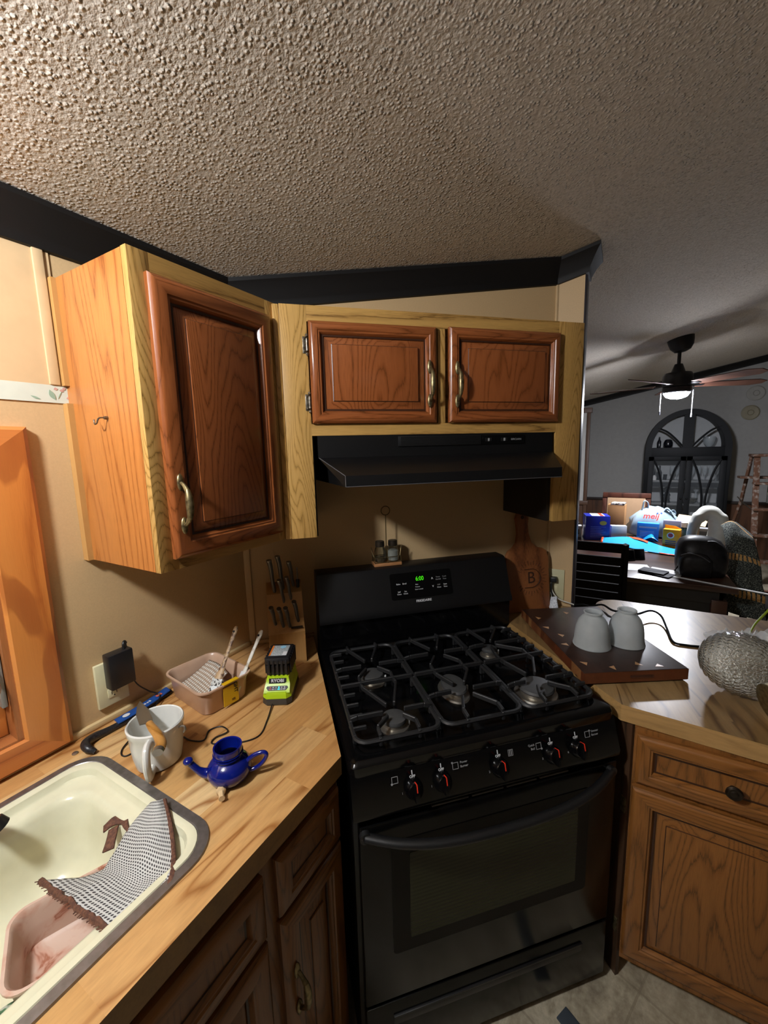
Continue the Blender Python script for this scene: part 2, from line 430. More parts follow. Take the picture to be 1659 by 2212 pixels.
# crown moulding
def crown(b, pts, prof, frame=I4):
    """sweep a cornice profile (out, down) along wall points given with their outward unit vector"""
    rings = []
    for (x, y, ox, oy) in pts:
        ring = []
        for o, dz in prof:
            px, py = x+ox*o, y+oy*o; ring.append(Vector((px, py, ceil_z(px)-.002+dz)))
        rings.append(ring)
    b.loops(rings)
prof = [(0, 0), (.052, 0), (.052, -.012), (.044, -.02), (.03, -.04), (.018, -.062), (.014, -.07), (.012, -.086), (0, -.086)]
s2 = math.sqrt(.5); c1 = (math.tan(math.radians(22.5)))
b = B(); crown(b, [(-1.22, -2.6, 1, 0), (-1.22, 1.043, 1, -c1)], prof); struct('trim_7', b, M['crown'])
cx, cy = s2*(1.208-1.6), s2*(1.208+1.6)
b = B(); crown(b, [(-1.22, 1.043, 1, -c1), (cx, cy, c1, -1)], prof)
crown(b, [(cx, cy, c1, -1), (-.166, 1.986, 1, -1)], prof); crown(b, [(-.166, 1.986, 1, -1), (-.166, 2.08, 1, 1)], prof)
struct('trim_8', b, M['crown'])
b = B(); crown(b, [(-1.24, 7.5, 0, -1), (4.5, 7.5, 0, -1)], prof); struct('trim_9', b, M['crown'])
# dining room wainscot
b = B(); b.box(-1.24, 4.5, 7.47, 7.5, 0, .77); 
for i in range(40): b.box(-1.2+i*.14, -1.196+i*.14, 7.466, 7.47, .1, .75)
struct('trim_10', b, wood('wainscot', '#5d3a22', '#4e2f1a', '#35200f', 'z', ring=9, rough=.5))
b = B(); b.box(-1.24, 4.5, 7.45, 7.5, .77, .81, .006); struct('trim_11', b, plain('rail_dark', '#2c211b', .5))
# white door and its casing at the far left
b = B(); b.box(-.9, -.475, 6.86, 6.9, .82, 2.12); d1 = struct('door_1', b, plain('door_white', '#c9c8c4', .5))
b = B(); b.box(-.475, -.43, 6.84, 6.92, 0, 2.14, .004); b.box(-.95, -.41, 6.83, 6.93, 2.12, 2.19, .004); b.box(-.95, -.41, 6.83, 6.93, .76, .82, .004); b.box(-.95, -.475, 6.86, 6.9, 0, .76)
part('door_casing', b, plain('casing_brown', '#5c4130', .5), d1, I4)

# ---------------------------------------------------------------- window
M['pine_z'] = wood('pine_casing_upright', '#cf8440', '#c87a38', '#a55a26', 'z', ring=5, cath=.5, rough=.3, coat=.2, fine=.25, seed=8)
M['pine_x'] = wood('pine_casing_level', '#cb7f42', '#c07038', '#94502a', 'x', ring=9, cath=.5, rough=.33, fine=.4, seed=9)
def stain(name, mat):
    m = mat.copy(); m.name = name; nt = m.node_tree; p = nt.nodes['Principled BSDF']
    src = p.inputs['Base Color'].links[0].from_socket
    n = noi(nt, coords(nt, (2.2, 2.2, .55)), 5.0, 2, .5, .4)
    nt.links.new(mixc(nt, ramp(nt, n, [(.54, 0.0), (.57, .55), (.8, .8)]), src, '#8a4420'), p.inputs['Base Color']); return m
M['pine_st'] = stain('pine_water_stained', M['pine_z'])
cw = .095
b = B(); rings = []
for ins, dep in ((0, 1.22), (0, 1.203), (.01, 1.194), (cw-.006, 1.192), (cw, 1.197), (cw, 1.22)):
    x0, x1, z0, z1 = wy0-cw+ins, wy1+cw-ins, wz0-.062+ins*.72, wz1+cw*.8-ins*.8
    rings.append([(x0, dep, z0), (x1, dep, z0), (x1, dep, z1), (x0, dep, z1)])
b.loops(rings, cap0=False, cap1=False, mat=lambda i: (0, 1, 0, 1)[i])
win = struct('window_1', b, [M['pine_x'], M['pine_st']], LW)
b = B()
b.box(wy1-.012, wy1, 1.20, 1.30, wz0, wz1); b.box(wy0, wy0+.012, 1.20, 1.30, wz0, wz1); b.box(wy0, wy1, 1.20, 1.30, wz1-.012, wz1); b.box(wy0, wy1, 1.2, 1.30, wz0, wz0+.012)
part('jamb', b, wood('jamb_wood', '#a8693a', '#965a30', '#6f3f20', 'z', ring=7, rough=.4), win, LW)
b = B()
a0, a1, q0, q1 = wy0+.012, wy1-.012, wz0+.012, wz1-.012
for x0, x1, z0, z1 in ((a0, a0+.05, q0, q1), (a1-.05, a1, q0, q1), (a0, a1, q0, q0+.05), (a0, a1, q1-.05, q1)): b.box(x0, x1, 1.245, 1.28, z0, z1, .003)
part('sash', b, M['pine_z'], win, LW)
b = B(); b.box(a0+.05, a1-.05, 1.26, 1.266, q0+.05, q1-.05); part('glass', b, plain('night_glass', '#6e7272', .08, spec=.8), win, LW)
b = B(); b.box(a1-.012, a1-.002, 1.215, 1.245, 1.08, 1.32, .001); part('sash_lock', b, plain('grey_vinyl', '#8c8c86', .4), win, LW)
b = B(); b.tube([(a1-.02, 1.22, 1.22), (a1-.022, 1.205, 1.17), (a1-.02, 1.19, 1.14), (a1-.04, 1.18, 1.115)], .005, sm=4); part('lock_lever', b, plain('lever_steel', '#b0b0ae', .3, .8), win, LW)

# ---------------------------------------------------------------- raised panel fronts
def front(name, parent, x0, x1, z0, z1, y, fw=.055, th=.02, frame=None, panel=True, mz=None, mx=None, label=None, chamfer=.007):
    """door frame with mitred corners; returns the door object (its panel is a child)"""
    mz = mz or M['door_z']; mx = mx or M['door_x']
    def rect(i, d): return [(x0+i, y-d, z0+i), (x1-i, y-d, z0+i), (x1-i, y-d, z1-i), (x0+i, y-d, z1-i)]
    st = [(0, 0), (0, th*.55), (.004, th*.8), (chamfer+.004, th), (fw-.014, th), (fw-.011, th-.003), (fw-.007, th-.003), (fw, th-.013)]
    b = B(); b.loops([rect(i, d) for i, d in st]+[rect(fw, 0)], cap0=False, cap1=False, mat=lambda i: (1, 0, 1, 0)[i])
    fr = part(name, b, [mz, mx], parent, frame, label)
    b = B()
    if panel: st = [(fw-.001, 0), (fw-.001, th-.0155), (fw+.005, th-.0155), (fw+.024, th-.006), (fw+.028, th-.0045), (fw+.0281, th-.001), (fw+.031, th)]
    else: st = [(fw-.001, 0), (fw-.001, th-.012), (fw+.004, th-.012)]
    rr = [rect(i, d) for i, d in st]
    b.loops(rr, cap0=False)
    part('panel', b, mz, fr, frame)
    b = B(); b.loops([rect(fw-.0015, th-.0118), rect(fw+.0045, th-.0118)], cap0=False, cap1=False)
    if panel: b.loops([rect(fw+.0262, th-.0048), rect(fw+.0282, th-.0036)], cap0=False, cap1=False)
    part('panel_line', b, M['dark_line'], fr, frame)  # thin dark brown strips along the inner frame edge and the panel bevel
    return fr
def pull(parent, x, y, z0, z1, frame, mat=None):
    mat = mat or M['brass']; zc = (z0+z1)/2; H = (z1-z0)
    b = B()
    for sg in (1, -1):
        zb = zc+sg*H*.37
        b.ball((x, y-.004, zb), .0085, .005, H*.15, n=14)
        b.tube([(x, y-.004, zb), (x, y-.016, zb-sg*H*.05), (x, y-.026, zb-sg*H*.14)], [.005, .0045, .006], sm=4)
    n = 9; pts = []; rr = []
    for i in range(n):
        t = i/(n-1)*2-1; pts.append((x, y-.027-.004*(1-t*t), zc+t*H*.25)); rr.append(.0055+.0035*(1-t*t))
    b.tube(pts, rr, n=12, sm=2)
    return part('handle', b, mat, parent, frame)

# ---------------------------------------------------------------- wall cabinet beside the window
wc = thing('wall_cabinet', 'tall oak wall cabinet with one raised-panel door next to the window', 'cabinet', (.74, 1.08, 1.385), 0, LW)
b = B(); b.box(.53, .535, .92, 1.2195, 1.385, 2.08); part('side_panel', b, M['side'], wc, LW)
b = B(); b.box(.535, .94, .915, 1.2195, 1.39, 2.075); part('carcass', b, M['gold_z'], wc, LW)
for a_ in ((.528, .575), (.905, .945)): b = B(); b.box(a_[0], a_[1], .897, .916, 1.385, 2.08, .001); part('stile', b, M['gold_z'], wc, LW)
for a_ in ((2.025, 2.08), (1.385, 1.43)): b = B(); b.box(.575, .905, .897, .916, *a_); part('rail', b, M['gold_x'], wc, LW)
b = B(); b.box(.517, .53, 1.196, 1.2195, 1.385, 1.786); b.box(.519, .53, 1.2, 1.2195, 1.829, 2.08); part('filler_strip', b, plain('filler', '#b88a50', .4), wc, LW)
fr = front('door', wc, .561, .912, 1.412, 2.037, .897, .05, .02, LW)
pull(fr, .582, .877, 1.472, 1.608, LW)
b = B(); b.cyl((.53, 1.045, 1.742), (.522, 1.045, 1.742), .004); b.tube([(.53, 1.044, 1.742), (.512, 1.046, 1.741), (.508, 1.05, 1.73), (.509, 1.062, 1.728), (.511, 1.068, 1.738)], .0018, sm=4)
part('cup_hook', b, M['steel_old'], wc, LW)

# ---------------------------------------------------------------- cabinet over the range
rc = thing('range_cabinet', 'low two-door oak cabinet over the range hood on the angled wall', 'cabinet', (.55, 1.45, 1.385), 0, K)
b = B(); b.box(.06, 1.085, 1.305, 1.599, 1.705, 2.07); part('carcass', b, M['gold_x'], rc, K)
for q_ in ((.045, .122, 1.283, 1.302, 1.385, 2.075), (.985, 1.088, 1.283, 1.302, 1.375, 2.075), (.535, .56, 1.284, 1.302, 1.735, 2.03)):
    b = B(); b.box(*q_, .0008); part('stile', b, M['gold_z'], rc, K)
b = B(); b.box(.026, .044, 1.287, 1.4, 1.385, 2.075, .002); part('filler_strip', b, M['gold_z'], rc, K)
for q_ in ((.122, .985, 1.283, 1.302, 2.03, 2.075), (.122, .985, 1.283, 1.302, 1.7, 1.735)):
    b = B(); b.box(*q_); part('rail', b, M['gold_x'], rc, K)
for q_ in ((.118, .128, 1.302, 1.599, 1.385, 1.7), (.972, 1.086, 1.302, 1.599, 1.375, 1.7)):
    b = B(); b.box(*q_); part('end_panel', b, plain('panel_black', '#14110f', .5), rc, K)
d1 = front('door', rc, .125, .525, 1.736, 2.03, 1.283, .038, .02, K)
d2 = front('door', rc, .569, .985, 1.736, 2.034, 1.283, .038, .02, K)
pull(d1, .497, 1.263, 1.785, 1.925, K); pull(d2, .592, 1.263, 1.785, 1.925, K)
for zz in (1.963, 1.798):
    b = B(); b.box(.107, .119, 1.28, 1.2835, zz-.024, zz+.024, .0012)
    b.cyl((.12, 1.278, zz-.017), (.12, 1.278, zz+.017), .004); b.ball((.12, 1.278, zz-.027), .005, n=8); b.ball((.12, 1.278, zz+.027), .005, n=8)
    b.ball((.112, 1.2795, zz+.018), .003, n=8); b.ball((.112, 1.2795, zz-.018), .003, n=8)
    part('hinge', b, M['steel_old'], d1, K)

# ---------------------------------------------------------------- hood
hd = thing('range_hood', 'black under-cabinet range hood above the stove', 'range hood', (.56, 1.4, 1.55), 0, K)
b = B()
prof_b = [(1.595, 1.7), (1.284, 1.7), (1.28, 1.632), (1.15, 1.582), (1.148, 1.55)]
def hx(d, sd):    # sides run in towards the front lip
    t = max(0, (1.28-d)/.132)
    return (.138+.058*t) if sd < 0 else (.972-.06*t)
top = [[(hx(d, -1), d, z), (hx(d, 1), d, z)] for d, z in prof_b]
loopL = [Vector(t[0]) for t in top]+[Vector((.145, 1.595, 1.55))]; loopR = [Vector(t[1]) for t in top]+[Vector((.965, 1.595, 1.55))]
b.loops([loopL, loopR])
part('shell', b, M['hood'], hd, K)
b = B(); b.box(.395, .688, 1.277, 1.2815, 1.662, 1.694, .001)
for i in range(6): b.box(.402, .68, 1.2755, 1.277, 1.6655+i*.0047, 1.668+i*.0047)
part('vent_grille', b, M['black_m'], hd, K)
b = B(); b.box(.69, .855, 1.2775, 1.2815, 1.663, 1.693, .001); pl = part('control_strip', b, M['black'], hd, K)
for x in (.715, .775):
    b = B(); b.box(x-.012, x+.012, 1.2755, 1.278, 1.672, 1.684); part('switch', b, M['black_m'], pl, K)
    b = B(); b.box(x-.003, x+.003, 1.2725, 1.2755, 1.673, 1.683, .0008); part('switch_lever', b, M['grey_ink'], pl, K)
b = text('BROAN', .009, T(.822, 1.2768, 1.678) @ FRONT, sx=1.3); part('lettering', b, M['grey_ink'], pl, K)
b = B(); b.tube([(.1965, 1.147, 1.551), (.1965, 1.149, 1.582), (.139, 1.279, 1.633)], .0011, n=6); b.tube([(.1975, 1.146, 1.551), (.911, 1.146, 1.551)], .0012, n=6)
part('lip_edge', b, plain('edge_grey', '#6c6c70', .3, .5), hd, K)  # thin lighter grey line along the hood's lip and left edge
# ---------------------------------------------------------------- gas range
ra = thing('gas_range', 'black freestanding gas range with five burners and green clock', 'stove', (.512, 1.15, 0), 0, K)
U0, U1, UC = .128, .895, .512
b = B(); b.box(U0+.006, U1-.006, .875, 1.5, .02, .885, .004); b.box(.15, .87, .92, 1.45, 0, .03); part('body', b, M['black_m'], ra, K)
# cooktop with a sunken well
b = B()
b.loops([rrect(U0+.004, U1-.004, .866, 1.5, .875, .02), rrect(U0, U1, .862, 1.5, .885, .022), rrect(U0, U1, .862, 1.5, .905, .022), rrect(U0+.004, U1-.004, .868, 1.496, .913, .02),
         rrect(U0+.012, U1-.012, .876, 1.49, .916, .02), rrect(U0+.03, U1-.03, .892, 1.44, .916, .035), rrect(U0+.038, U1-.038, .9, 1.432, .906, .035), rrect(U0+.06, U1-.06, .92, 1.41, .903, .03)])
part('cooktop', b, M['black'], ra, K)
# front control panel, door, drawer
b = B(); b.loops([[(U0+.002, .868, .89), (U0+.002, .838, .80), (U0+.002, .84, .785), (U0+.002, .9, .785), (U0+.002, .9, .89)],
                  [(U1-.002, .868, .89), (U1-.002, .838, .80), (U1-.002, .84, .785), (U1-.002, .9, .785), (U1-.002, .9, .89)]])
cp = part('control_panel', b, M['black'], ra, K)
def on_panel(u, z, off=.0006):     # a point on the slanted control panel
    t = (z-.80)/.09; return (u, .838+.03*t-off, z)
TILT = R(90-18.4, 'X')
def pm(u, z, off=.0012): x, y, zz = on_panel(u, z, off); return T(x, y, zz) @ TILT
b = B(); b.box(.148, .878, .858, .885, .766, .784, .002); part('vent_rail', b, M['black_m'], ra, K)
b = B()
for x0, x1 in ((.33, .43), (.44, .53), (.54, .63), (.64, .73)): b.box(x0, x1, .8465, .86, .768, .772)
part('vent_slot', b, plain('slot_grey', '#3c3a36', .5), ra, K)
M['door_black'] = plain('oven_door_black', '#070707', .2, spec=.3)
b = B(); b.box(U0+.016, U1-.002, .845, .873, .232, .762, .005); od = part('oven_door', b, M['door_black'], ra, K)
b = B(); b.loops([rrect(.221, .803, .372, .703, 0, .012), rrect(.221, .803, .372, .703, .002, .012)]); b.bm.transform(T(0, .8452, 0) @ R(90, 'X'))
part('door_window', b, plain('oven_window', '#020202', .3, spec=.15), od, K)
b = B(); b.loops([rrect(.268, .765, .41, .66, 0, .004), rrect(.268, .765, .41, .66, .0012, .004)]); b.bm.transform(T(0, .8434, 0) @ R(90, 'X'))
def ovenglass():
    m, nt, p = base('oven_glass', '#1c1c16', .2, spec=.25)
    wv = N(nt, 'ShaderNodeTexWave'); wv.bands_direction = 'Z'; wv.inputs['Scale'].default_value = 28; nt.links.new(coords(nt), wv.inputs['Vector'])
    nt.links.new(mixc(nt, math_(nt, 'MULTIPLY', wv.outputs['Fac'], .5), '#2c2c1a', '#1c1c10'), p.inputs['Base Color']); return m
part('window_glass', b, ovenglass(), od, K)
b = B()
pts = []; rr = []
for i in range(13):
    t = i/12*2-1; pts.append((UC+.355*t, .838-.055*(1-abs(t)**3.2), .742-.022*(1-t*t))); rr.append(.0125)
b.tube(pts, rr, n=14, sm=3, flat=.8); b.cyl((.157, .846, .742), (.157, .832, .742), .014); b.cyl((.867, .846, .742), (.867, .832, .742), .014)
part('door_handle', b, M['black_m'], od, K)
b = B(); b.box(U0+.016, U1-.002, .845, .873, .03, .222, .005); dr = part('storage_drawer', b, M['door_black'], ra, K)
b = B(); b.box(.217, .803, .8425, .846, .15, .176, .001); b.box(.217, .803, .839, .8455, .176, .181, .001); part('grip_slot', b, M['black_m'], dr, K)
# knobs with marks
kz = .832
def knob(u, num):
    kb = B(); m = T(*on_panel(u, kz, 0)) @ R(-18.4, 'X') @ R(90, 'X')
    kb.lathe([(.0235, 0), (.0235, .006), (.021, .010), (.0195, .018), (.017, .0215)], n=28, m=m)
    kb.box(-.0065, .0065, -.021, .021, .016, .034, .003, m=m)
    k = part('knob', kb, M['black'], ra, K)
    q = B(); q.box(-.0012, .0012, .003, .0205, .0338, .0347, m=m); q.box(-.0012, .0012, .0198, .0213, .018, .034, m=m); part('pointer', q, M['red_ink'], k, K)
    q = B(); q.box(-.0012, .0012, .031, .041, .0002, .0009, m=m); part('off_tick', q, M['white_ink'], cp, K)
    text_b = text('OFF', .0085, T(u, 0, 0) @ I4, bold=True); text_b.bm.transform(T(-u, 0, 0)); text_b.bm.transform(m @ T(0, .0265, .0006)); part('lettering', text_b, M['white_ink'], cp, K)
    text_b = text(num, .007, I4); text_b.bm.transform(m @ T(-.029, -.006, .0006)); part('dial_number', text_b, M['grey_ink'], cp, K)
def icon(u, z, kind):
    m = pm(u, z, .0004); q = B(); w = .008
    if kind == 'pair':
        for x0 in (-.007, -.0022, .0026):
            for a in ((x0, x0+.001, -w, w), (x0+.0034, x0+.0044, -w, w), (x0, x0+.0044, -w, -w+.001), (x0, x0+.0044, w-.001, w)): q.box(a[0], a[1], a[2], a[3], 0, .0007, m=m)
    else:
        for a in ((-w, w, -w, -w+.0012), (-w, w, w-.0012, w), (-w, -w+.0012, -w, w), (w-.0012, w, -w, w)): q.box(*a, 0, .0007, m=m)
        q.lathe([(.0026, 0), (.0026, .0009)], c=(w*kind[0], w*kind[1], 0), n=12, m=m)
    part('burner_icon', q, M['grey_ink'], cp, K)
def words(s, u, z, al='LEFT'):
    q = text(s, .0078, I4, align=al); q.bm.transform(pm(u, z, .0006)); part('lettering', q, M['grey_ink'], cp, K)
for u, nn in ((.283, '1'), (.359, '1'), (.518, '2'), (.676, '2'), (.756, '8')): knob(u, nn)
icon(.238, .858, (-1, -1)); icon(.398, .858, (-1, 1)); words('Power', .411, .863); words('Burner', .411, .854)
icon(.555, .858, 'pair'); icon(.64, .858, (1, -1)); words('Quick', .628, .863, 'RIGHT'); words('Boil', .628, .854, 'RIGHT')
icon(.795, .858, (1, 1)); words('Simmer', .808, .863); words('Burner', .808, .854)
# burners
def burner(u, d, r, ry=None):
    q = B(); q.lathe([(r*1.25, .903), (r*1.2, .908), (r*.9, .910), (r*.9, .918), (r*.98, .921)], c=(u, d, 0), n=32, sy=(ry or r)/r)
    bb = part('burner', q, M['alu'], ra, K)
    q = B(); q.lathe([(r, .921), (r*1.02, .925), (r*.96, .931), (r*.8, .9325)], c=(u, d, 0), n=32, sy=(ry or r)/r); part('burner_cap', q, M['cap'], bb, K)
    q = B(); q.cyl((u+r*1.15, d-.01, .905), (u+r*1.15, d-.01, .922), .003, n=8); part('igniter', q, M['white_ink'], bb, K)
burner(.272, 1.222, .036); burner(.278, .99, .034); burner(.5, 1.09, .036, .055); burner(.735, 1.005, .052); burner(.72, 1.262, .027)
# grates
def bar(q, a, c, w=.0042, h=.007):
    a, c = Vector(a), Vector(c); t = (c-a); L = t.length
    m = T(*a) @ t.to_track_quat('X', 'Z').to_matrix().to_4x4()
    q.box(0, L, -w, w, -h, h, .0018, m=m, seg=1)
def finger(q, p, c, r0, r1=0, z=.945):
    """from rim point p towards burner centre c, stopping at r0 from it"""
    p = Vector((p[0], p[1])); c = Vector((c[0], c[1])); d = (c-p); L = d.length; d.normalize(); e = p+d*(L-r0)
    bar(q, (p.x, p.y, z-.004), (e.x, e.y, z)); bar(q, (p.x, p.y, z-.003), (p.x, p.y, .916), .0045, .0045)
def grate(u0, u1, centers, comb=None):
    q = B(); d0, d1 = .91, 1.4; z = .938; dm = (d0+d1)/2
    ring = rrect(u0, u1, d0, d1, z-.006, .03, 4); q.tube(ring, .0062, n=6, closed=True)
    bar(q, (u0, dm, z+.004), (u1, dm, z+.004))
    um = (u0+u1)/2
    for (cu, cd, r) in centers:
        lo, hi = (d0, dm) if cd < dm else (dm, d1); far = lo if cd < dm else hi
        def knee(p, k):
            bar(q, (p[0], p[1], z+.003), (k[0], k[1], z+.007), .0038); bar(q, (p[0], p[1], z+.002), (p[0], p[1], .916), .0045, .0045); v = Vector((cu-k[0], cd-k[1])); L = v.length; v.normalize()
            bar(q, (k[0], k[1], z+.007), (k[0]+v.x*(L-r), k[1]+v.y*(L-r), z+.007), .0038)
        for dx in (-.052, .052):
            knee((um+dx, far), (um+dx, far+(.03 if far == lo else -.03))); nr = hi if far == lo else lo
            knee((um+dx, nr), (um+dx, nr+(.03 if nr == lo else -.03)))
        for a in (u0, u1):
            s_ = 1 if a == u0 else -1
            knee((a, cd), (a+s_*.02, cd))
    for a in (u0, u1):
        for dd in (d0+.03, dm, d1-.03): bar(q, (a, dd, z), (a, dd, .904), .005, .005)
    if comb:
        for i in range(9):
            dd = d0+.045+i*.05; bar(q, (comb, dd, z+.004), (comb+(.035 if comb == u0 else -.035), dd, z+.004), .0035, .006)
    return part('grate', q, M['iron'], ra, K)
grate(.158, .385, [(.272, 1.25, .03), (.278, .995, .03)], .158)
grate(.395, .63, [(.512, 1.26, .03), (.5, 1.03, .035)])
grate(.64, .867, [(.72, 1.262, .022), (.735, 1.01, .035)], .867)
# backguard
b = B()
bp = [(1.455, .914), (1.452, 1.02), (1.43, 1.026), (1.43, 1.04), (1.442, 1.058), (1.487, 1.185), (1.494, 1.196), (1.508, 1.2), (1.565, 1.2), (1.575, 1.19), (1.575, .3), (1.5, .3), (1.5, .914)]
g0, g1 = .13, .918
b.loops([[(g0, d, z) for d, z in bp], [(g1, d, z) for d, z in bp]])
bg = part('backguard', b, M['hood'], ra, K)
b = B(); b.box(g0-.001, g1+.001, 1.4505, 1.456, .92, 1.019); part('backguard_lower', b, M['black'], bg, K)
GT = math.degrees(math.atan2(.045, .127))
def gm(u, z, off=.001): return T(u, 1.442+.045*(z-1.058)/.127-off, z) @ R(90-GT, 'X')
b = B(); b.loops([rrect(-.127, .127, -.05, .05, 0, .008), rrect(-.127, .127, -.05, .05, .0025, .008)]); b.bm.transform(gm(.536, 1.127, 0))
disp = part('display_panel', b, M['black'], bg, K)
b = text('6:00', .024, I4, ext=.0003); b.bm = b.bm
b.bm.transform(gm(.53, 1.149, .0032) @ Matrix.Diagonal((.82, 1, 1, 1))); part('clock_digits', b, glow('clock_green', '#48e818', 1.1), disp, K)
def lab(s, u, z, size=.0085, mat='white_ink', al='CENTER', sx=1, bold=False):
    q = text(s, size, I4, align=al, bold=bold); q.bm.transform(gm(u, z, .003) @ Matrix.Diagonal((sx, 1, 1, 1))); part('lettering', q, M[mat], disp, K)
lab('Bake', .441, 1.136); lab('Broil', .466, 1.136)
lab('Self', .441, 1.108, .0075); lab('Clean', .441, 1.1, .0075); lab('Set', .467, 1.108, .0075); lab('Clock', .467, 1.1, .0075)
lab('Bake', .516, 1.129, .006); lab('Preheat', .518, 1.12, .006); lab('Door Locked', .523, 1.111, .006)
lab('\u005E', .582, 1.142, .02); lab('v', .582, 1.117, .016)
lab('Timer', .607, 1.148, .0075, 'grey_ink'); lab('On/Off', .607, 1.139, .0075, 'grey_ink'); lab('Cook', .634, 1.148, .0075, 'grey_ink'); lab('Time', .634, 1.139, .0075, 'grey_ink')
lab('OFF', .607, 1.119, .0075, 'grey_ink'); lab('Oven', .607, 1.11, .0075); lab('Start', .634, 1.119, .0075); lab('Time', .634, 1.11, .0075)
q = text('FRIGIDAIRE', .0125, I4, bold=True); q.bm.transform(gm(.538, 1.068, .0006)); part('brand_lettering', q, M['white_ink'], bg, K)

# ---------------------------------------------------------------- worktops
def worktop(name, outline, hole, z0, z1, mats, label, cat='countertop', frame=I4, bev=.0):
    bm = bmesh.new()
    def ring(pts):
        vs = [bm.verts.new((x, y, z1)) for x, y in pts]; return [bm.edges.new((vs[i], vs[(i+1) % len(vs)])) for i in range(len(vs))]
    es = ring(outline)+(ring(hole) if hole else [])
    bmesh.ops.triangle_fill(bm, edges=es, use_beauty=True, use_dissolve=False)
    r = bmesh.ops.extrude_face_region(bm, geom=bm.faces[:])
    bmesh.ops.translate(bm, vec=(0, 0, z0-z1), verts=[v for v in r['geom'] if isinstance(v, bmesh.types.BMVert)])
    bmesh.ops.recalc_face_normals(bm, faces=bm.faces[:])
    for f in bm.faces: f.material_index = 0 if abs(f.normal.z) > .5 else 1
    b = B(); b.bm.free(); b.bm = bm
    return solo(name, b, mats, label, cat, frame)
hole = [(p.x, p.y) for p in rrect(-1.105, -.65, -.4, .42, 0, .07)]
worktop('countertop', [(-1.218, -2.2), (-.557, -2.2), (-.557, .722), (-1.035, 1.2), (-1.05, 1.208), (-1.218, 1.04)], hole, .866, .915, [M['counter'], M['edge']], 'light butcher-block laminate countertop around the sink, left of the stove')
pts = []
import math as _m
cxr, cyr, rr_ = .03, 2.07, .1
for i in range(7):
    a = math.radians(180-90*i/6); pts.append((cxr+rr_*math.cos(a), cyr+rr_*math.sin(a)))
worktop('countertop', [(.036, 1.262), (.9, 1.20), (2.3, 1.10), (2.3, 2.16)]+pts[::-1]+[(-.07, 1.983), (-.276, 1.983), (-.46, 1.795)][0:3]+[(-.46, 1.77)], None, .868, .917, [M['pen'], M['pen_edge']], 'greyish wood-look laminate peninsula countertop right of the stove')

# base cabinets
def basecab(name, label, x0, x1, y, frame, items, depth=.55, dark=False, top=.866):
    t = thing(name, label, 'cabinet', ((x0+x1)/2, y+depth/2, 0), 0, frame)
    b = B(); b.box(x0, x1, y+.02, y+depth, .09, top); b.box(x0, x1, y+.07, y+depth, 0, .09); part('carcass', b, M['gold_z'] if not dark else M['black_m'], t, frame)
    b = B(); b.box(x0, x1, y, y+.02, .09, .866); part('face_frame', b, M['base_z'], t, frame)
    for it in items:
        f = front(it[0], t, it[1], it[2], it[3], it[4], y, it[5], .02, frame, panel=it[0] == 'door', mz=M['base_z'], mx=M['base_x'])
        if it[6] == 'pull': pull(f, it[7], y-.02, it[8], it[9], frame)
        if it[6] == 'knob':
            q = B(); q.lathe([(.007, 0), (.006, .012), (.017, .016), (.0185, .021), (.015, .026), (.009, .0245), (.005, .027)], n=24, m=T(it[7], y-.02, it[8]) @ R(90, 'X')); part('knob', q, plain('knob_bronze', '#3a322a', .35, .8), f, frame)
    return t
basecab('base_cabinet', 'oak base cabinet with drawer and door under the peninsula countertop', .072, .62, 1.252, I4,
        [('drawer_front', .078, .50, .705, .853, .045, 'knob', .287, .782), ('door', .074, .50, .12, .69, .058, '', )], .6)
basecab('base_cabinet', 'shaded oak corner base cabinet left of the stove, handled door under a drawer', .43, .72, .575, LW,
        [('drawer_front', .500, .712, .70, .838, .045, ''), ('door', .500, .712, .12, .685, .055, 'pull', .527, .43, .56)], .6)
basecab('base_cabinet', 'shaded oak sink cabinet with false drawer front below the sink', -.5, .428, .575, LW,
        [('drawer_front', -.02, .476-.01, .70, .838, .045, ''), ('door', -.02, .466, .12, .685, .055, ''), ('door', -.49, -.03, .12, .685, .055, '')], .6, top=.73)

sp_ = [o for o in COL.objects if o.name.startswith('base_cabinet') and o.parent is None]
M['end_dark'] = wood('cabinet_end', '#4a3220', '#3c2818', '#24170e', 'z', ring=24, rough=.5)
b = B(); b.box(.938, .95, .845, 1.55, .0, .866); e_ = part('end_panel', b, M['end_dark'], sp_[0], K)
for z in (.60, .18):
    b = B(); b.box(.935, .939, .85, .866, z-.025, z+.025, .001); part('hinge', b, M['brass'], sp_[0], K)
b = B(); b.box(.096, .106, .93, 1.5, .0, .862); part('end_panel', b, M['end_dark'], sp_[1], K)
# ---------------------------------------------------------------- sink
sk = thing('kitchen_sink', 'cream enamel sink with a scuffed grey metal rim', 'sink', (-.88, .02, .735), 0, I4)
X = (-1.125, -.632); Y = (-.42, .445)
def rr2(i, z, r, k=8): return rrect(X[0]+i, X[1]-i, Y[0]+i, Y[1]-i, z, r, k)
b = B(); b.loops([rr2(0, .9152, .075), rr2(.001, .9195, .075), rr2(.018, .9205, .06), rr2(.021, .917, .06)], cap0=False, cap1=False); part('rim', b, speck('scuffed_metal', '#8a8684', '#77736f', 60, .35, .7, .38, .75), sk, I4)
b = B()
b.loops([rr2(.019, .916, .06), rr2(.021, .9205, .058), rr2(.03, .921, .052), rr2(.036, .918, .05), rr2(.040, .905, .05), rr2(.045, .901, .05), rr2(.062, .900, .055), rr2(.070, .896, .06), rr2(.077, .884, .065), rr2(.085, .83, .07), rr2(.093, .78, .08), rr2(.115, .752, .08), rr2(.14, .745, .07)], cap0=False)
part('basin', b, plain('cream_enamel', '#dedbbd', .12, spec=.6), sk, I4)
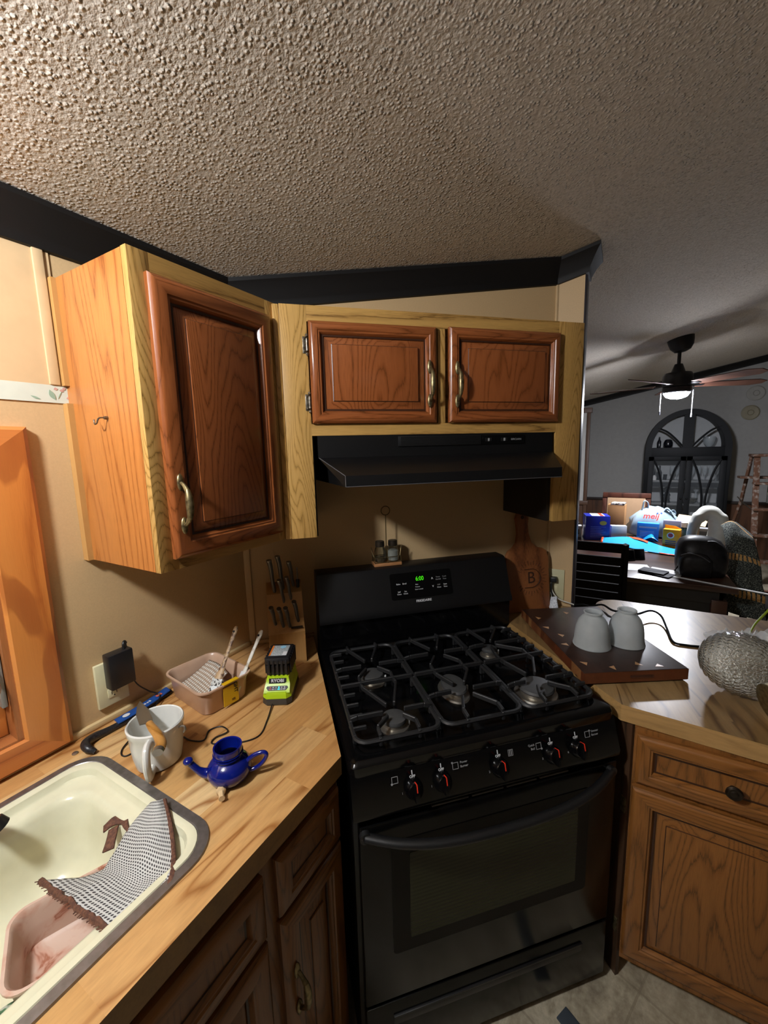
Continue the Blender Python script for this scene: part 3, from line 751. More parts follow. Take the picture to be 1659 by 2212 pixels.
b = B(); b.lathe([(.045, .7455), (.045, .748), (.038, .7485), (.03, .741), (.004, .741)], c=(-.88, 0, 0)); part('drain', b, M['alu'], sk, I4)
fc = thing('faucet_spout', 'chrome faucet spout end hanging over the sink at left edge', 'faucet', (-1.11, .035, .92), 0, I4)
b = B(); b.lathe([(.028, 0), (.026, .012), (.017, .02), (.015, .09)], n=20); b.tube([(0, 0, .08), (.01, .02, .12), (.03, .09, .12), (.07, .16, .07), (.09, .185, .035)], [.015, .014, .013, .013, .014], sm=5); part('spout', b, plain('chrome', '#c9c9c6', .12, 1), fc)
b = B(); b.cyl((.09, .185, .036), (.094, .192, .022), .016, .017); part('aerator', b, M['black_m'], fc)
# two steel clips of the rim on the counter
b = B(); b.lathe([(.007, .9152), (.007, .918), (.004, .9195)], c=(-1.155, .412, 0), n=14); solo('hole_plug', b, M['alu'], 'small round metal button on the counter behind the sink corner', 'button')
# ---------------------------------------------------------------- things on the left counter and wall
CT = .9155
PLs = plain('outlet_plastic', '#d6cfa8', .4)
o = thing('wall_outlet', 'cream outlet plate on the window wall behind the black power adapter', 'outlet', (.54, 1.2195, .965), 0, LW)
b = B(); b.box(.500, .581, 1.208, 1.2198, .962, 1.09, .003); part('cover_plate', b, PLs, o, LW)
for z in (.998, 1.052):
    b = B(); b.box(.524, .557, 1.205, 1.2085, z-.013, z+.013, .002); rc_ = part('receptacle', b, PLs, o, LW)
    b = B(); b.box(.533, .5345, 1.2043, 1.2052, z-.004, z+.005); b.box(.546, .5475, 1.2043, 1.2052, z-.004, z+.005); b.cyl((.54, 1.2052, z-.008), (.54, 1.2043, z-.008), .002, n=8); part('slot', b, M['black_m'], rc_, LW)
pa = thing('power_adapter', 'black power adapter plugged into the cream outlet', 'power adapter', (.54, 1.18, 1.02), 0, LW)
b = B(); b.box(.517, .582, 1.163, 1.197, 1.022, 1.122, .004); b.box(.535, .563, 1.196, 1.206, 1.035, 1.06); part('housing', b, plain('adapter_black', '#17171a', .35), pa, LW)
b = B(); b.tube([(.567, 1.18, 1.12), (.567, 1.18, 1.134), (.572, 1.184, 1.139), (.578, 1.19, 1.132)], .0042, sm=3); part('strain_relief', b, M['black_m'], pa, LW)
def W(x, y, z): return (x, y, z)
b = B(); b.tube([(-1.19, .578, 1.132), (-1.2, .585, 1.09), (-1.2, .585, 1.04), (-1.195, .597, .995), (-1.19, .625, .958), (-1.17, .645, .935), (-1.12, .575, .925), (-1.09, .53, .922), (-1.06, .475, .918), (-1.028, .468, .9175), (-1.022, .52, .9175), (-.985, .575, .9175), (-.935, .58, .9175), (-.905, .597, .9175),
                 (-.925, .628, .9175), (-.91, .655, .9175), (-.875, .648, .919), (-.885, .615, .9185), (-.87, .60, .9175), (-.81, .64, .9175), (-.79, .68, .9175), (-.815, .73, .9175), (-.842, .772, .920), (-.862, .802, .924)], .0019, n=6, sm=6)
solo('charger_cord', b, plain('cord_black', '#121214', .45), 'thin black cord from the adapter to the lime charger', 'cord')
# pry bar with a blue label
pb = thing('pry_bar', 'black hooked pry bar with a blue label lying along the wall', 'pry bar', (-1.165, .58, CT), 0, I4)
b = B(); P_ = [(-1.108, .437, .921), (-1.125, .428, .93), (-1.15, .435, .93), (-1.163, .462, .926), (-1.163, .50, .922), (-1.165, .56, .9215), (-1.182, .63, .9215), (-1.19, .69, .9195)]
b.tube(P_, [.006, .010, .011, .011, .0095, .009, .0095, .009], n=12, sm=5); part('bar', b, speck('scratched_black', '#17171a', '#3c3836', 260, .5, .75, .4), pb, I4)
b = B()
rows = []
for i in range(7):
    t = i/6; y = .52+.165*t; x = -1.165-.024*t*t; rows.append([(x-.016, y, .9335), (x-.004, y-.001, .9345), (x+.011, y-.003, .933), (x+.0115, y-.003, .9305), (x-.0165, y, .9305)])
b.loops(rows)
lb = part('paper_label', b, plain('label_blue', '#1c4a92', .35), pb, I4)
q = B(); q.lathe([(.0075, 0), (.0075, .0006)], c=(-1.167, .545, .9352), n=20, sy=1.3); part('label_badge', q, M['white_ink'], lb, I4)
q = B()
for i in range(5): q.box(-.018+i*.008, -.013+i*.008, -.0035, .0035-(i % 2)*.002, 0, .0005, m=T(-1.172, .60, .935) @ R(97, 'Z'))
part('label_print', q, M['white_ink'], lb, I4)
q = B(); q.box(-.009, .009, -.005, .005, 0, .0006, m=T(-1.18, .648, .935) @ R(97, 'Z')); part('label_badge', q, plain('label_red', '#c8604a', .5), lb, I4)

# big white mug
mu = thing('handled_crock', 'large white ceramic mug with a knife across it, beside the sink', 'mug', (-.945, .503, CT), 31, I4)
wh = plain('white_glaze', '#dcdbd4', .12, spec=.6)
b = B(); b.lathe([(.044, 0), (.050, .004), (.055, .03), (.058, .06), (.059, .086), (.062, .091), (.063, .103), (.0605, .106), (.058, .104), (.0555, .09), (.054, .06), (.051, .02), (.045, .012), (.003, .011)], n=56); part('body', b, wh, mu)
b = B(); b.tube([(.015, -.052, .086), (.02, -.078, .087), (.024, -.09, .07), (.024, -.09, .045), (.02, -.078, .02), (.012, -.05, .018)], [.008]*6, n=14, sm=6, flat=1.5, up=(0, 0, 1)); part('handle', b, wh, mu)
b = B(); b.tube([(.058, -.01, .09), (.07, -.01, .094), (.076, -.012, .089), (.072, -.013, .08)], .0028, sm=3, n=8); b.ball((.075, -.011, .086), .004, n=8); part('rim_clip', b, M['alu'], mu)
kn = thing('paring_knife', 'small kitchen knife with a brown handle lying across the white mug', 'knife', (-.9, .47, 1.036), 0, I4)
Kp = Vector((-1.045, .52, 1.028)); Kq = Vector((-.82, .446, 1.028)); Kd = (Kq-Kp).normalized()
km = Matrix.Translation(Kp) @ Matrix(((Kd.x, -Kd.y, 0, 0), (Kd.y, Kd.x, 0, 0), (Kd.z, 0, 1, 0), (0, 0, 0, 1)))
b = B(); b.prism([(0, .004), (.02, -.007), (.06, -.017), (.108, -.019), (.112, -.008), (.122, -.006), (.122, .007), (.1, .010), (.05, .011)], -.001, .001, m=km); part('blade', b, plain('knife_steel', '#a9a59c', .25, .9), kn, I4)
b = B(); b.tube([km @ Vector(p) for p in ((.115, 0, 0), (.14, .001, 0), (.175, .004, 0), (.21, .002, 0), (.228, -.006, 0))], [.008, .0095, .0105, .011, .0125], n=12, sm=4, flat=.75); part('handle', b, wood('knife_wood', '#b58448', '#a2702f', '#7a4c1c', 'x', ring=14, rough=.35), kn, I4)
b = B(); b.tube([km @ Vector(p) for p in ((.226, -.005, 0), (.238, -.011, 0))], [.0112, .0108], n=12, flat=.78); part('butt_cap', b, M['alu'], kn, I4)

# neti pot
M['blue'] = None
m, nt, p = base('cobalt_plastic', '#0a1a78', .12, 0, .6, Transmission_Weight=.25, IOR=1.45, Coat_Weight=.4); M['blue'] = m
bl = thing('blue_teapot', 'glossy cobalt blue plastic neti pot with spout and loop handle', 'teapot', (-.741, .545, CT), 33, I4); bl.scale = (.93, .93, .93)
b = B(); b.lathe([(.028, 0), (.036, .003), (.047, .014), (.052, .028), (.05, .042), (.041, .054), (.031, .06), (.030, .064), (.0335, .072), (.034, .086), (.0335, .09), (.030, .089), (.029, .075), (.026, .064), (.03, .056), (.044, .04), (.046, .028), (.04, .012), (.025, .005), (.002, .0045)], n=48); part('body', b, M['blue'], bl)
b = B()
for z in (.0675, .0735): b.tube([(.0345*math.cos(a*PI/16), .0345*math.sin(a*PI/16), z) for a in range(32)], .0011, n=6, closed=True)
part('neck_thread', b, M['blue'], bl)
b = B(); b.tube([(-.036, -.002, .022), (-.055, -.006, .024), (-.07, -.01, .036), (-.082, -.013, .053), (-.087, -.014, .06)], [.017, .012, .0082, .0078, .0078], n=14, sm=5); b.ball((-.09, -.015, .066), .0115, .0115, .0085); part('spout', b, M['blue'], bl)
b = B(); b.tube([(.043, 0, .045), (.062, .002, .058), (.083, .004, .063), (.091, .004, .054), (.08, .003, .036), (.064, .002, .024), (.05, 0, .02)], [.006, .0055, .005, .005, .005, .005, .0055], n=12, sm=5); part('handle', b, M['blue'], bl)
b = B(); mm = T(-.712, .498, CT+.011) @ R(-35, 'Z') @ R(90, 'Y'); b.lathe([(.0095, -.014), (.0105, -.006), (.0065, -.003), (.0055, .008), (.0068, .014)], n=7, m=mm)
solo('rubber_stopper', b, plain('cork_beige', '#d3b68a', .55), 'tiny beige tapered plug in front of the blue pot', 'plug')

# pinkish tub with taped side
def tub(root, hw, hd, h, mat, pname='tub_body', step=True):
    b = B()
    def q(i, z, r=.03): return rrect(-hw+i, hw-i, -hd+i, hd-i, z, max(r-i*.3, .01), 6)
    rings = [q(.014, 0), q(.011, .004), q(.004, h-.012), q(.002, h-.006), q(-.004, h-.004), q(-.004, h), q(.001, h+.0005), q(.0045, h-.004), q(.0065, h-.014)]
    if step: rings += [q(.012, h*.55), q(.0125, h*.5)]
    rings += [q(.015, .01), q(.022, .005)]
    b.loops(rings); return part(pname, b, mat, root)
pink = speck('pink_tub_plastic', '#c6a58c', '#b9967c', 12, .4, .7, .3, spec=.5)
tb = thing('paint_tub', 'pinkish rectangular plastic tub with yellow tape on the counter', 'tub', (-1.068, .742, CT), -7, I4)
tub(tb, .108, .082, .078, pink)
b = B(); b.box(.104, .1065, -.018, .03, .012, .07, m=R(2.2, 'Y')); b.box(.100, .1145, -.018, .03, .0775, .0795)
tp = part('tape', b, plain('yellow_tape', '#dcae16', .4), tb)
FX_ = R(90, 'Z') @ R(90, 'X'); q = text('GHT', .016, T(.1108, .02, .055) @ FX_ @ R(-90, 'Z'), ext=.0002, bold=True); q = text('II', .016, T(.1078, .012, .02) @ FX_ @ R(-90, 'Z'), ext=.0002, b=q)
part('lettering', q, M['black_m'], tp)
# perforated tray liner leaning inside
def dots():
    m, nt, p = base('bumpy_white_plastic', '#cfc9bf', .25)
    v = coords(nt, (1, 1, 1), src='UV'); 
    sc = N(nt, 'ShaderNodeVectorMath', operation='MULTIPLY'); nt.links.new(v, sc.inputs[0]); sc.inputs[1].default_value = (13, 12, 1)
    fr_ = N(nt, 'ShaderNodeVectorMath', operation='FRACTION'); nt.links.new(sc.outputs[0], fr_.inputs[0])
    ds = N(nt, 'ShaderNodeVectorMath', operation='DISTANCE'); nt.links.new(fr_.outputs[0], ds.inputs[0]); ds.inputs[1].default_value = (.5, .5, 0)
    f = ramp(nt, ds.outputs['Value'], [(.28, 1.0), (.4, 0.0)])
    nt.links.new(mixc(nt, f, '#a8937f', '#e4e0d6'), p.inputs['Base Color']); bump(nt, p, f, .7, .004); return m
b = B(); b.grid(smooth_grid([[(-.085, -.062, .03), (-.02, -.065, .022), (.03, -.066, .018)], [(-.085, -.01, .042), (-.03, -.01, .038), (.028, -.012, .032)], [(-.08, .05, .07), (-.03, .055, .068), (.02, .052, .055)]], 6))
b.bm.transform(WORLDM[tb.name])
ln = solo('tray_liner', b, dots(), 'white dimpled plastic sheet inside the pinkish tub', 'tray liner')
md = ln.modifiers.new('t', 'SOLIDIFY'); md.thickness = .0015
def brush(name, label, p0, p1, w, mats, ferr=True):
    p0, p1 = Vector(p0), Vector(p1); t = thing(name, label, 'paint brush', tuple(p0), 0, I4)
    d = (p1-p0); L = d.length; qm = Matrix.Translation(p0) @ d.to_track_quat('Z', 'Y').to_matrix().to_4x4()
    b = B(); b.box(-w, w, -.004, .004, 0, .042, .002, m=qm); part('bristles', b, mats[0], t, I4)
    b = B(); b.box(-w-.001, w+.001, -.0055, .0055, .04, .062, .002, m=qm); part('ferrule', b, mats[1], t, I4)
    b = B(); pts = [(0, 0, .06), (0, 0, .085), (0, 0, .11), (0, 0, L*.75), (0, 0, L-.01), (0, 0, L)]
    b.tube([qm @ Vector(x) for x in pts], [w*.9, w*.6, .0065, .006, .0085, .004], n=12, sm=5, flat=.6); part('handle', b, mats[2], t, I4)
    b = B(); b.cyl(qm @ Vector((0, -.007, L-.018)), qm @ Vector((0, .007, L-.018)), .0034, n=10); part('hanging_hole', b, M['black_m'], t, I4)
    return t
brush('paint_brush', 'wide paint-crusted brush with a speckled wooden handle in the tub', (-1.008, .70, .938), (-1.03, .83, 1.112), .017,
      [speck('paint_crust', '#dfe3e2', '#2c2a2a', 130, .5, .55, .6), speck('ferrule_painted', '#cfcfca', '#302c28', 160, .5, .56, .5), speck('painted_handle', '#b79a76', '#5c4130', 70, .45, .6, .5)])
brush('spatula', 'slim brush with a whitened pale handle at the right of the tub', (-.972, .76, .94), (-.965, .872, 1.095), .009,
      [M['white_ink'], M['white_ink'], speck('whitened_handle', '#d8d4c8', '#8c7355', 40, .5, .7, .5)])['category'] = 'brush'

# battery on its lime charger
ch = thing('battery_charger', 'lime green battery charger with a grey base on the counter', 'charger', (-.878, .853, CT), 32, I4); ch.scale = (1.07, 1.07, 1.07)
lime = plain('lime_plastic', '#a9c81a', .35); dk = plain('charger_grey', '#35332f', .45)
def oct_(hx_, hy, c, z): return [Vector(p) for p in ((-hx_+c, -hy, z), (hx_-c, -hy, z), (hx_, -hy+c, z), (hx_, hy, z), (-hx_, hy, z), (-hx_, -hy+c, z))]
b = B(); b.loops([oct_(.037, .06, .012, 0), oct_(.04, .063, .012, .004), oct_(.0385, .061, .012, .02)]); part('base', b, dk, ch)
b = B(); b.loops([oct_(.039, .0615, .012, .02), oct_(.0385, .061, .012, .026), oct_(.036, .056, .011, .036)])
b.loops([[Vector(p) for p in ((-.036, -.056, .034), (.036, -.056, .034), (.036, .058, .034), (-.036, .058, .034))], [Vector(p) for p in ((-.034, -.036, .05), (.034, -.036, .05), (.034, .058, .05), (-.034, .058, .05))],
         [Vector(p) for p in ((-.03, -.030, .066), (.03, -.030, .066), (.031, .058, .082), (-.031, .058, .082))]])
hs = part('housing', b, lime, ch)
A1 = math.degrees(math.atan2(.016, .02))
fm = T(0, -.0465, .0425) @ R(A1, 'X')
b = B(); b.prism([(-.03, .002), (-.024, -.006), (.024, -.006), (.03, .002), (.027, .006), (-.027, .006)], 0, .001, m=fm); ip = part('indicator_panel', b, M['black_m'], hs)
for i, c_ in enumerate(('#c0504a', '#b0b0b0', '#6a8c8c', '#8fe8ff', '#b0b0b0', '#d0d0d0')):
    b = B(); b.box(-.020+i*.0078, -.0165+i*.0078, .0005, .0035, .001, .0016, m=fm); b.box(-.0215+i*.0078, -.0155+i*.0078, -.004, -.002, .001, .0016, m=fm)
    part('indicator', b, plain('ind%d' % i, c_, .5) if i != 3 else glow('led_cyan', '#38d8f0', 3.0), ip)
lm = T(0, -.0335, .0575) @ R(math.degrees(math.atan2(.016, .006)), 'X')
b = B(); b.prism([(-.024, -.0065), (.02, -.0065), (.024, -.003), (.024, .0065), (-.024, .0065)], 0, .0012, m=lm); lp = part('name_plate', b, M['black_m'], hs)
q = text('RYOBI', .0115, lm @ T(0, 0, .0015), bold=True, ext=.0003, sx=1.1); part('lettering', q, M['white_ink'], lp)
bt = thing('battery_pack', 'black battery pack with a white label seated in the lime charger', 'battery', (-.886, .865, .979), 32, I4); bt.scale = (1.07, 1.07, 1.07)
b = B(); b.box(-.0335, .0335, -.036, .045, .006, .04, .006); b.box(-.035, .035, -.04, .05, .04, .062, .007); b.box(-.028, .028, -.032, .04, -.02, .01, .003)
for i in range(5): b.box(-.026+i*.012, -.02+i*.012, -.0425, -.034, .012, .055, .0015)
for i in range(6): b.box(.0335, .0368, -.03+i*.014, -.024+i*.014, .012, .058, .001); b.box(-.0368, -.0335, -.03+i*.014, -.024+i*.014, .012, .058, .001)
part('case', b, speck('battery_black', '#141416', '#24242a', 220, .5, .8, .4), bt)
b = B(); b.box(-.026, .024, -.026, .035, .0618, .0626, .0003); lbp = part('label', b, speck('label_print', '#b8bcbc', '#7f8686', 420, .4, .62, .5), bt)
b = B(); b.box(-.026, -.021, -.026, .035, .0624, .063); part('warning_strip', b, plain('label_orange', '#d9772a', .5), lbp)
b = B(); b.lathe([(.0085, .0625), (.0085, .0631)], c=(.006, .024, 0), n=16); part('label_badge', b, plain('badge_cyan', '#8fc0d8', .5), lbp)
b = B(); b.box(.012, .0235, -.025, -.004, .0624, .0631); part('barcode_patch', b, M['white_ink'], lbp)
b = B(); b.box(-.014, -.004, -.0392, -.0375, .0, .004); part('status_button', b, lime, bt)

# knife block
kb = thing('knife_block', 'light wooden slanted knife block in the corner beside the stove', 'knife block', (.012, 1.47, CT), 0, K)
kw = wood('block_wood', '#b98c54', '#ae7f48', '#8f6232', 'z', ring=5, cath=.5, rough=.42, fine=.5)
# stepped block: low front step, tall back step
b = B(); hw = .062
def bp_(pts): b.loops([[Vector((-hw, y, z)) for y, z in pts], [Vector((hw, y, z)) for y, z in pts]])
bp_([(-.075, 0), (-.075, .115), (-.035, .148), (-.035, .150), (.0, .235), (.045, .262), (.062, .262), (.062, 0)])
part('block', b, kw, kb)
b = B(); b.box(.015, .055, -.074, -.045, .1168, .1172, m=T(0, 0, .012)); part('slot', b, M['black_m'], kb)
hm = plain('knife_handle_steel', '#6e6a62', .35, .3); hcap = plain('knife_cap', '#8d8981', .28, .9)
def kh(x, y, z, L, lean, r, name='kitchen_knife', label='', bend=.012, group=None):
    t = thing(name, label, 'knife', (.012+x, 1.47+y, CT+z), 0, K, group)
    b = B(); tt = math.radians(lean); d = Vector((0, -math.sin(tt), math.cos(tt))); n_ = Vector((0, -math.cos(tt), -math.sin(tt)))
    pts = [d*(-.03), d*0, d*(L*.35)+n_*bend*.3-Vector((.004, 0, 0)), d*(L*.75)+n_*bend*.2-Vector((.007, 0, 0)), d*L-Vector((.012, 0, 0))]
    b.tube(pts, [r*.5, r*.8, r*.85, r*1.0, r*1.12], n=12, sm=4, flat=.75); part('handle', b, hm, t)
    b = B(); e = pts[-1]; b.tube([e-d*.001, e+d*.004], [r*1.16, r*1.14], n=14, flat=.8); part('butt_cap', b, hcap, t)
    return t
kh(-.034, .012, .245, .112, 4, .0105, label='long steel-handled knife, back row left in the knife block')
kh(-.004, .020, .252, .115, 3, .0105, label='long steel-handled knife, tallest one in the back row of the block')
kh(.034, .03, .25, .09, 3, .0098, label='dark knife at the right of the back row in the knife block')
kh(-.004, -.010, .215, .075, 9, .0085, label='mid-row steel knife just left of centre in the knife block')
kh(.022, -.006, .218, .08, 9, .0085, label='mid-row steel knife just right of centre in the knife block')
kh(-.036, -.04, .135, .075, 18, .009, label='short curved knife, front row far left of the block')
kh(-.010, -.05, .128, .08, 18, .009, label='short curved knife, second from left in the front row')
kh(.012, -.052, .127, .082, 18, .009, label='short curved knife, third from left in the front row')
kh(.042, -.04, .14, .082, 16, .009, label='short curved knife, front row far right of the block')
st = thing('honing_steel', 'thin steel rod with a black collar at the right edge of the knife block', 'honing steel', (.062, 1.492, CT+.245), 0, K)
b = B(); b.cyl((0, 0, .02), (0, -.002, .075), .0025, n=8); b.ball((0, -.001, .05), .004, n=8); part('rod', b, hcap, st)
b = B(); b.cyl((0, 0, -.01), (0, -.001, .03), .006, n=10); part('collar', b, M['black_m'], st)

# salt and pepper on the backguard
cd = thing('shaker_caddy', 'wire shaker caddy with wooden base and ring handle on the stove top', 'caddy', (.415, 1.535, 1.2005), 0, K)
b = B(); b.box(-.056, .056, -.026, .026, 0, .013, .002); part('base', b, wood('caddy_wood', '#b07c50', '#a06c40', '#7c4f2c', 'x', ring=8, rough=.5), cd)
b = B(); wr = .0014
for z in (.016, .036):
    b.tube([(-.053, -.024, z), (.053, -.024, z), (.053, .024, z), (-.053, .024, z)], wr, n=6, closed=True)
for x in (-.053, 0, .053):
    for y in (-.024, .024): b.tube([(x, y, .013), (x, y, .038)], wr, n=6)
b.tube([(0, 0, .013), (0, 0, .2)], .002, n=8); b.tube([(.0175*math.sin(a*PI/12), 0, .217-.0175*math.cos(a*PI/12)) for a in range(24)], .0019, n=8, closed=True)
for s_ in (-1, 1):
    b.tube([(s_*.053, -.01, .036), (s_*.06, 0, .06), (s_*.063, 0, .075), (s_*.058, .002, .06), (s_*.053, .01, .036)], wr, n=6, sm=3)
part('wire_rack', b, plain('caddy_wire', '#6c5c3c', .4, .8), cd)
gl = glassy('clear_glass', '#e8ece8', .04)
for i, (x, fill, fh, lab_) in enumerate(((-.0265, plain('pepper', '#5a4a38', .9), .02, 'left mason-jar shaker with dark contents in the wire caddy'), (.0265, plain('salt', '#e4e4e2', .9), .042, 'right mason-jar shaker full of white salt in the wire caddy'))):
    s_ = thing('glass_shaker', lab_, 'shaker', (.415+x, 1.535, 1.2145), 0, K)
    b = B(); b.lathe([(.018, 0), (.0215, .003), (.0225, .02), (.0225, .042), (.019, .055), (.0165, .06), (.0165, .068), (.0150, .068), (.0150, .06), (.0205, .042), (.0205, .004), (.001, .003)], n=24); part('jar', b, gl, s_)
    b = B(); b.lathe([(.0198, .0045), (.0198, fh), (.002, fh+.004)], n=20); part('contents', b, fill, s_)
    b = B(); b.lathe([(.0178, .062), (.0185, .066), (.0178, .082), (.016, .084), (.002, .085)], n=24); part('lid', b, plain('lid_dark', '#3a342c', .4, .7), s_)

# ---------------------------------------------------------------- things in the sink
def meshcloth():
    m, nt, p = base('woven_mesh', '#b9b9b4', .8)
    v = coords(nt, (1, 1, 1), src='UV')
    sc = N(nt, 'ShaderNodeVectorMath', operation='MULTIPLY'); nt.links.new(v, sc.inputs[0]); sc.inputs[1].default_value = (26, 38, 1)
    sp = N(nt, 'ShaderNodeSeparateXYZ'); nt.links.new(sc.outputs[0], sp.inputs[0])
    row = math_(nt, 'MODULO', math_(nt, 'FLOOR', sp.outputs[1]), 2.0)
    cb = N(nt, 'ShaderNodeCombineXYZ'); nt.links.new(math_(nt, 'FRACT', math_(nt, 'MULTIPLY_ADD', row, .5, sp.outputs[0])), cb.inputs[0]); nt.links.new(math_(nt, 'FRACT', sp.outputs[1]), cb.inputs[1])
    ds = N(nt, 'ShaderNodeVectorMath', operation='DISTANCE'); nt.links.new(cb.outputs[0], ds.inputs[0]); ds.inputs[1].default_value = (.5, .5, 0)
    f = ramp(nt, ds.outputs['Value'], [(.27, 1.0), (.36, 0.0)])
    nt.links.new(mixc(nt, f, '#bcbcb8', '#2c2a2c'), p.inputs['Base Color']); bump(nt, p, f, -.6, .002)
    return m
rows = [[(-0.824, 0.409, 0.93), (-0.808, 0.408, 0.942), (-0.799, 0.409, 0.947), (-0.796, 0.414, 0.946), (-0.8, 0.423, 0.94)], [(-0.837, 0.366, 0.9), (-0.798, 0.367, 0.915), (-0.766, 0.371, 0.925), (-0.742, 0.378, 0.928), (-0.724, 0.389, 0.925)], [(-0.83, 0.328, 0.875), (-0.773, 0.328, 0.895), (-0.724, 0.33, 0.909), (-0.683, 0.335, 0.916), (-0.649, 0.341, 0.918)], [(-0.836, 0.303, 0.86), (-0.777, 0.301, 0.883), (-0.726, 0.3, 0.9), (-0.683, 0.302, 0.91), (-0.648, 0.306, 0.915)], [(-0.9, 0.242, 0.868), (-0.826, 0.241, 0.886), (-0.763, 0.242, 0.899), (-0.711, 0.244, 0.905), (-0.667, 0.248, 0.905)]]
g = smooth_grid(rows, 8)
g = [[p+Vector((0, 0, 1))*.006*(noise.noise(Vector((p.x*22, p.y*22, 3)))) for p in r] for r in g]
mc = thing('mesh_dishcloth', 'grey mesh cloth with ragged brown edging draped in the sink', 'cloth', (-.82, .33, .83), 0, I4)
b = B(); b.grid(g); c_ = part('mesh', b, meshcloth(), mc, I4); md = c_.modifiers.new('t', 'SOLIDIFY'); md.thickness = .002
br_ = speck('brown_binding', '#4a2c20', '#6b4530', 200, .4, .7, .8)
b = B(); edge = [r[-1] for r in g]; b.tube([p+Vector((0, 0, -.004)) for p in edge], .0065, n=8, flat=.7)
edge = g[-1]; b.tube([p+Vector((random.uniform(-.002, .002), random.uniform(-.002, .002), .001)) for p in edge], [.0035+random.uniform(0, .0025) for _ in edge], n=6)
for p in g[-1][::1]:
    b.tube([p, p+Vector((random.uniform(-.008, .004), -.009, .002))], .0012, n=4)
part('binding', b, br_, mc, I4)
b = B(); b.grid(smooth_grid([[(-.905, .352, .885), (-.9, .372, .893), (-.872, .383, .897), (-.85, .374, .90), (-.835, .366, .90)], [(-.893, .345, .882), (-.885, .36, .889), (-.868, .368, .894), (-.85, .364, .897), (-.83, .362, .898)]], 4)); b.grid(smooth_grid([[(-.885, .352, .885), (-.872, .366, .892)], [(-.872, .34, .878), (-.857, .352, .886)], [(-.858, .325, .872), (-.84, .338, .88)]], 4)); q = part('folded_corner', b, br_, mc, I4); q.modifiers.new('t', 'SOLIDIFY').thickness = .003
pt = thing('paint_tray', 'pinkish plastic tub with dried reddish stains lying in the sink', 'tub', (-.812, .262, .752), 68, I4)
def stained():
    m, nt, p = base('stained_pink', '#d2a993', .35)
    n = noi(nt, coords(nt), 14, 4, .6, .6)
    nt.links.new(ramp(nt, n, [(.50, '#cdb09e'), (.60, '#c49a86'), (.64, '#9c6048'), (.70, '#c8a390')]), p.inputs['Base Color']); return m
tub(pt, .101, .077, .08, stained())
def leafy():
    m, nt, p = base('leaf_print', '#c8cfc0', .6)
    nt.links.new(ramp(nt, noi(nt, coords(nt), 60, 2), [(.45, '#c9cfc2'), (.52, '#4a7a55'), (.7, '#2c5238')]), p.inputs['Base Color']); return m
b = B(); b.grid(smooth_grid([[(-.80, .10, .80), (-.74, .09, .81), (-.69, .08, .80)], [(-.80, .14, .80), (-.74, .14, .815), (-.69, .15, .80)], [(-.80, .165, .79), (-.75, .17, .80), (-.70, .19, .79)]], 4))
solo('leaf_print_cloth', b, leafy(), 'green leaf-print cloth at the bottom left corner of the sink', 'cloth').modifiers.new('t', 'SOLIDIFY').thickness = .004
# ---------------------------------------------------------------- peninsula
PT = .9175
# upright board with monogram
ub = thing('paddle_board', 'upright wooden paddle cutting board with a burned B monogram behind the stove', 'cutting board', (1.080, 1.545, PT), 0, K)
b = B()
ol = [(-.085, 0), (.1, 0), (.1, .235), (.09, .268), (.07, .28), (.035, .287), (.012, .31), (.002, .35), (-.003, .39), (.006, .42), (-.004, .442), (-.028, .45), (-.052, .442), (-.06, .42), (-.052, .39), (-.05, .35), (-.058, .31), (-.08, .287), (-.1, .28), (-.112, .262), (-.115, .235), (-.115, 0)]
ol = [(x+.005, z) for x, z in ol if not (x == -.085)]
tl = R(-6, 'X')
b.prism(ol, -.008, .008, m=tl @ R(90, 'X'), bev=.002)
part('board', b, wood('cherry_board', '#9a5f34', '#8a5029', '#66371a', 'z', ring=7, rough=.45, cath=.6), ub)
M['burn'] = plain('burned_mark', '#3a1d0c', .7)
fmx = tl @ T(.012, -.0086, .148) @ FRONT
q = text('B', .075, fmx, ext=.0003); 
part('monogram', q, M['burn'], ub)
q = B(); pts = [fmx @ Vector((.0+.045*math.cos(a), .042*math.sin(a), 0)) for a in [math.radians(-100+200*i/20) for i in range(21)]]
q.tube([fmx @ Vector((-.035, -.041, 0))]+pts+[fmx @ Vector((-.035, .041, 0))], .0034, n=6, flat=.3)
for i in range(26):
    a = math.radians(-150+300*i/25); r0 = .06; r1 = .072+.008*(i % 2)
    q.tube([fmx @ Vector((r0*math.cos(a), r0*math.sin(a), 0)), fmx @ Vector((r1*math.cos(a), r1*math.sin(a), 0))], .0009, n=5)
part('sunburst', q, M['burn'], ub)
b = B(); b.cyl(tl @ Vector((-.022, -.0088, .425)), tl @ Vector((-.022, .0088, .425)), .0085, n=16); part('hanging_hole', b, M['burn'], ub)
# outlet on the stub with plugs
o2 = thing('wall_outlet', 'wide cream outlet plate with plugs on the narrow wall beside the paddle board', 'outlet', (-.245, 1.984, .96), 0, I4)
b = B(); b.box(-.285, -.2, 1.979, 1.9858, .945, 1.088, .002); part('cover_plate', b, plain('plate_cream', '#c9c39c', .45), o2, I4)
b = B(); b.box(-.258, -.226, 1.977, 1.98, .985, 1.012, .002); b.box(-.258, -.226, 1.977, 1.98, 1.03, 1.058, .002); part('receptacle', b, PLs, o2, I4)
pg = thing('plug', 'black plug in the outlet beside the paddle board', 'plug', (-.243, 1.965, 1.03), 0, I4)
b = B(); b.box(-.257, -.229, 1.95, 1.977, 1.033, 1.056, .004); part('plug_body', b, M['black_m'], pg, I4)
b = B(); b.tube([(-.25, 1.955, 1.035), (-.25, 1.95, 1.0), (-.243, 1.945, .97), (-.232, 1.94, .955)], .0035, sm=5); part('cable', b, M['black_m'], pg, I4)
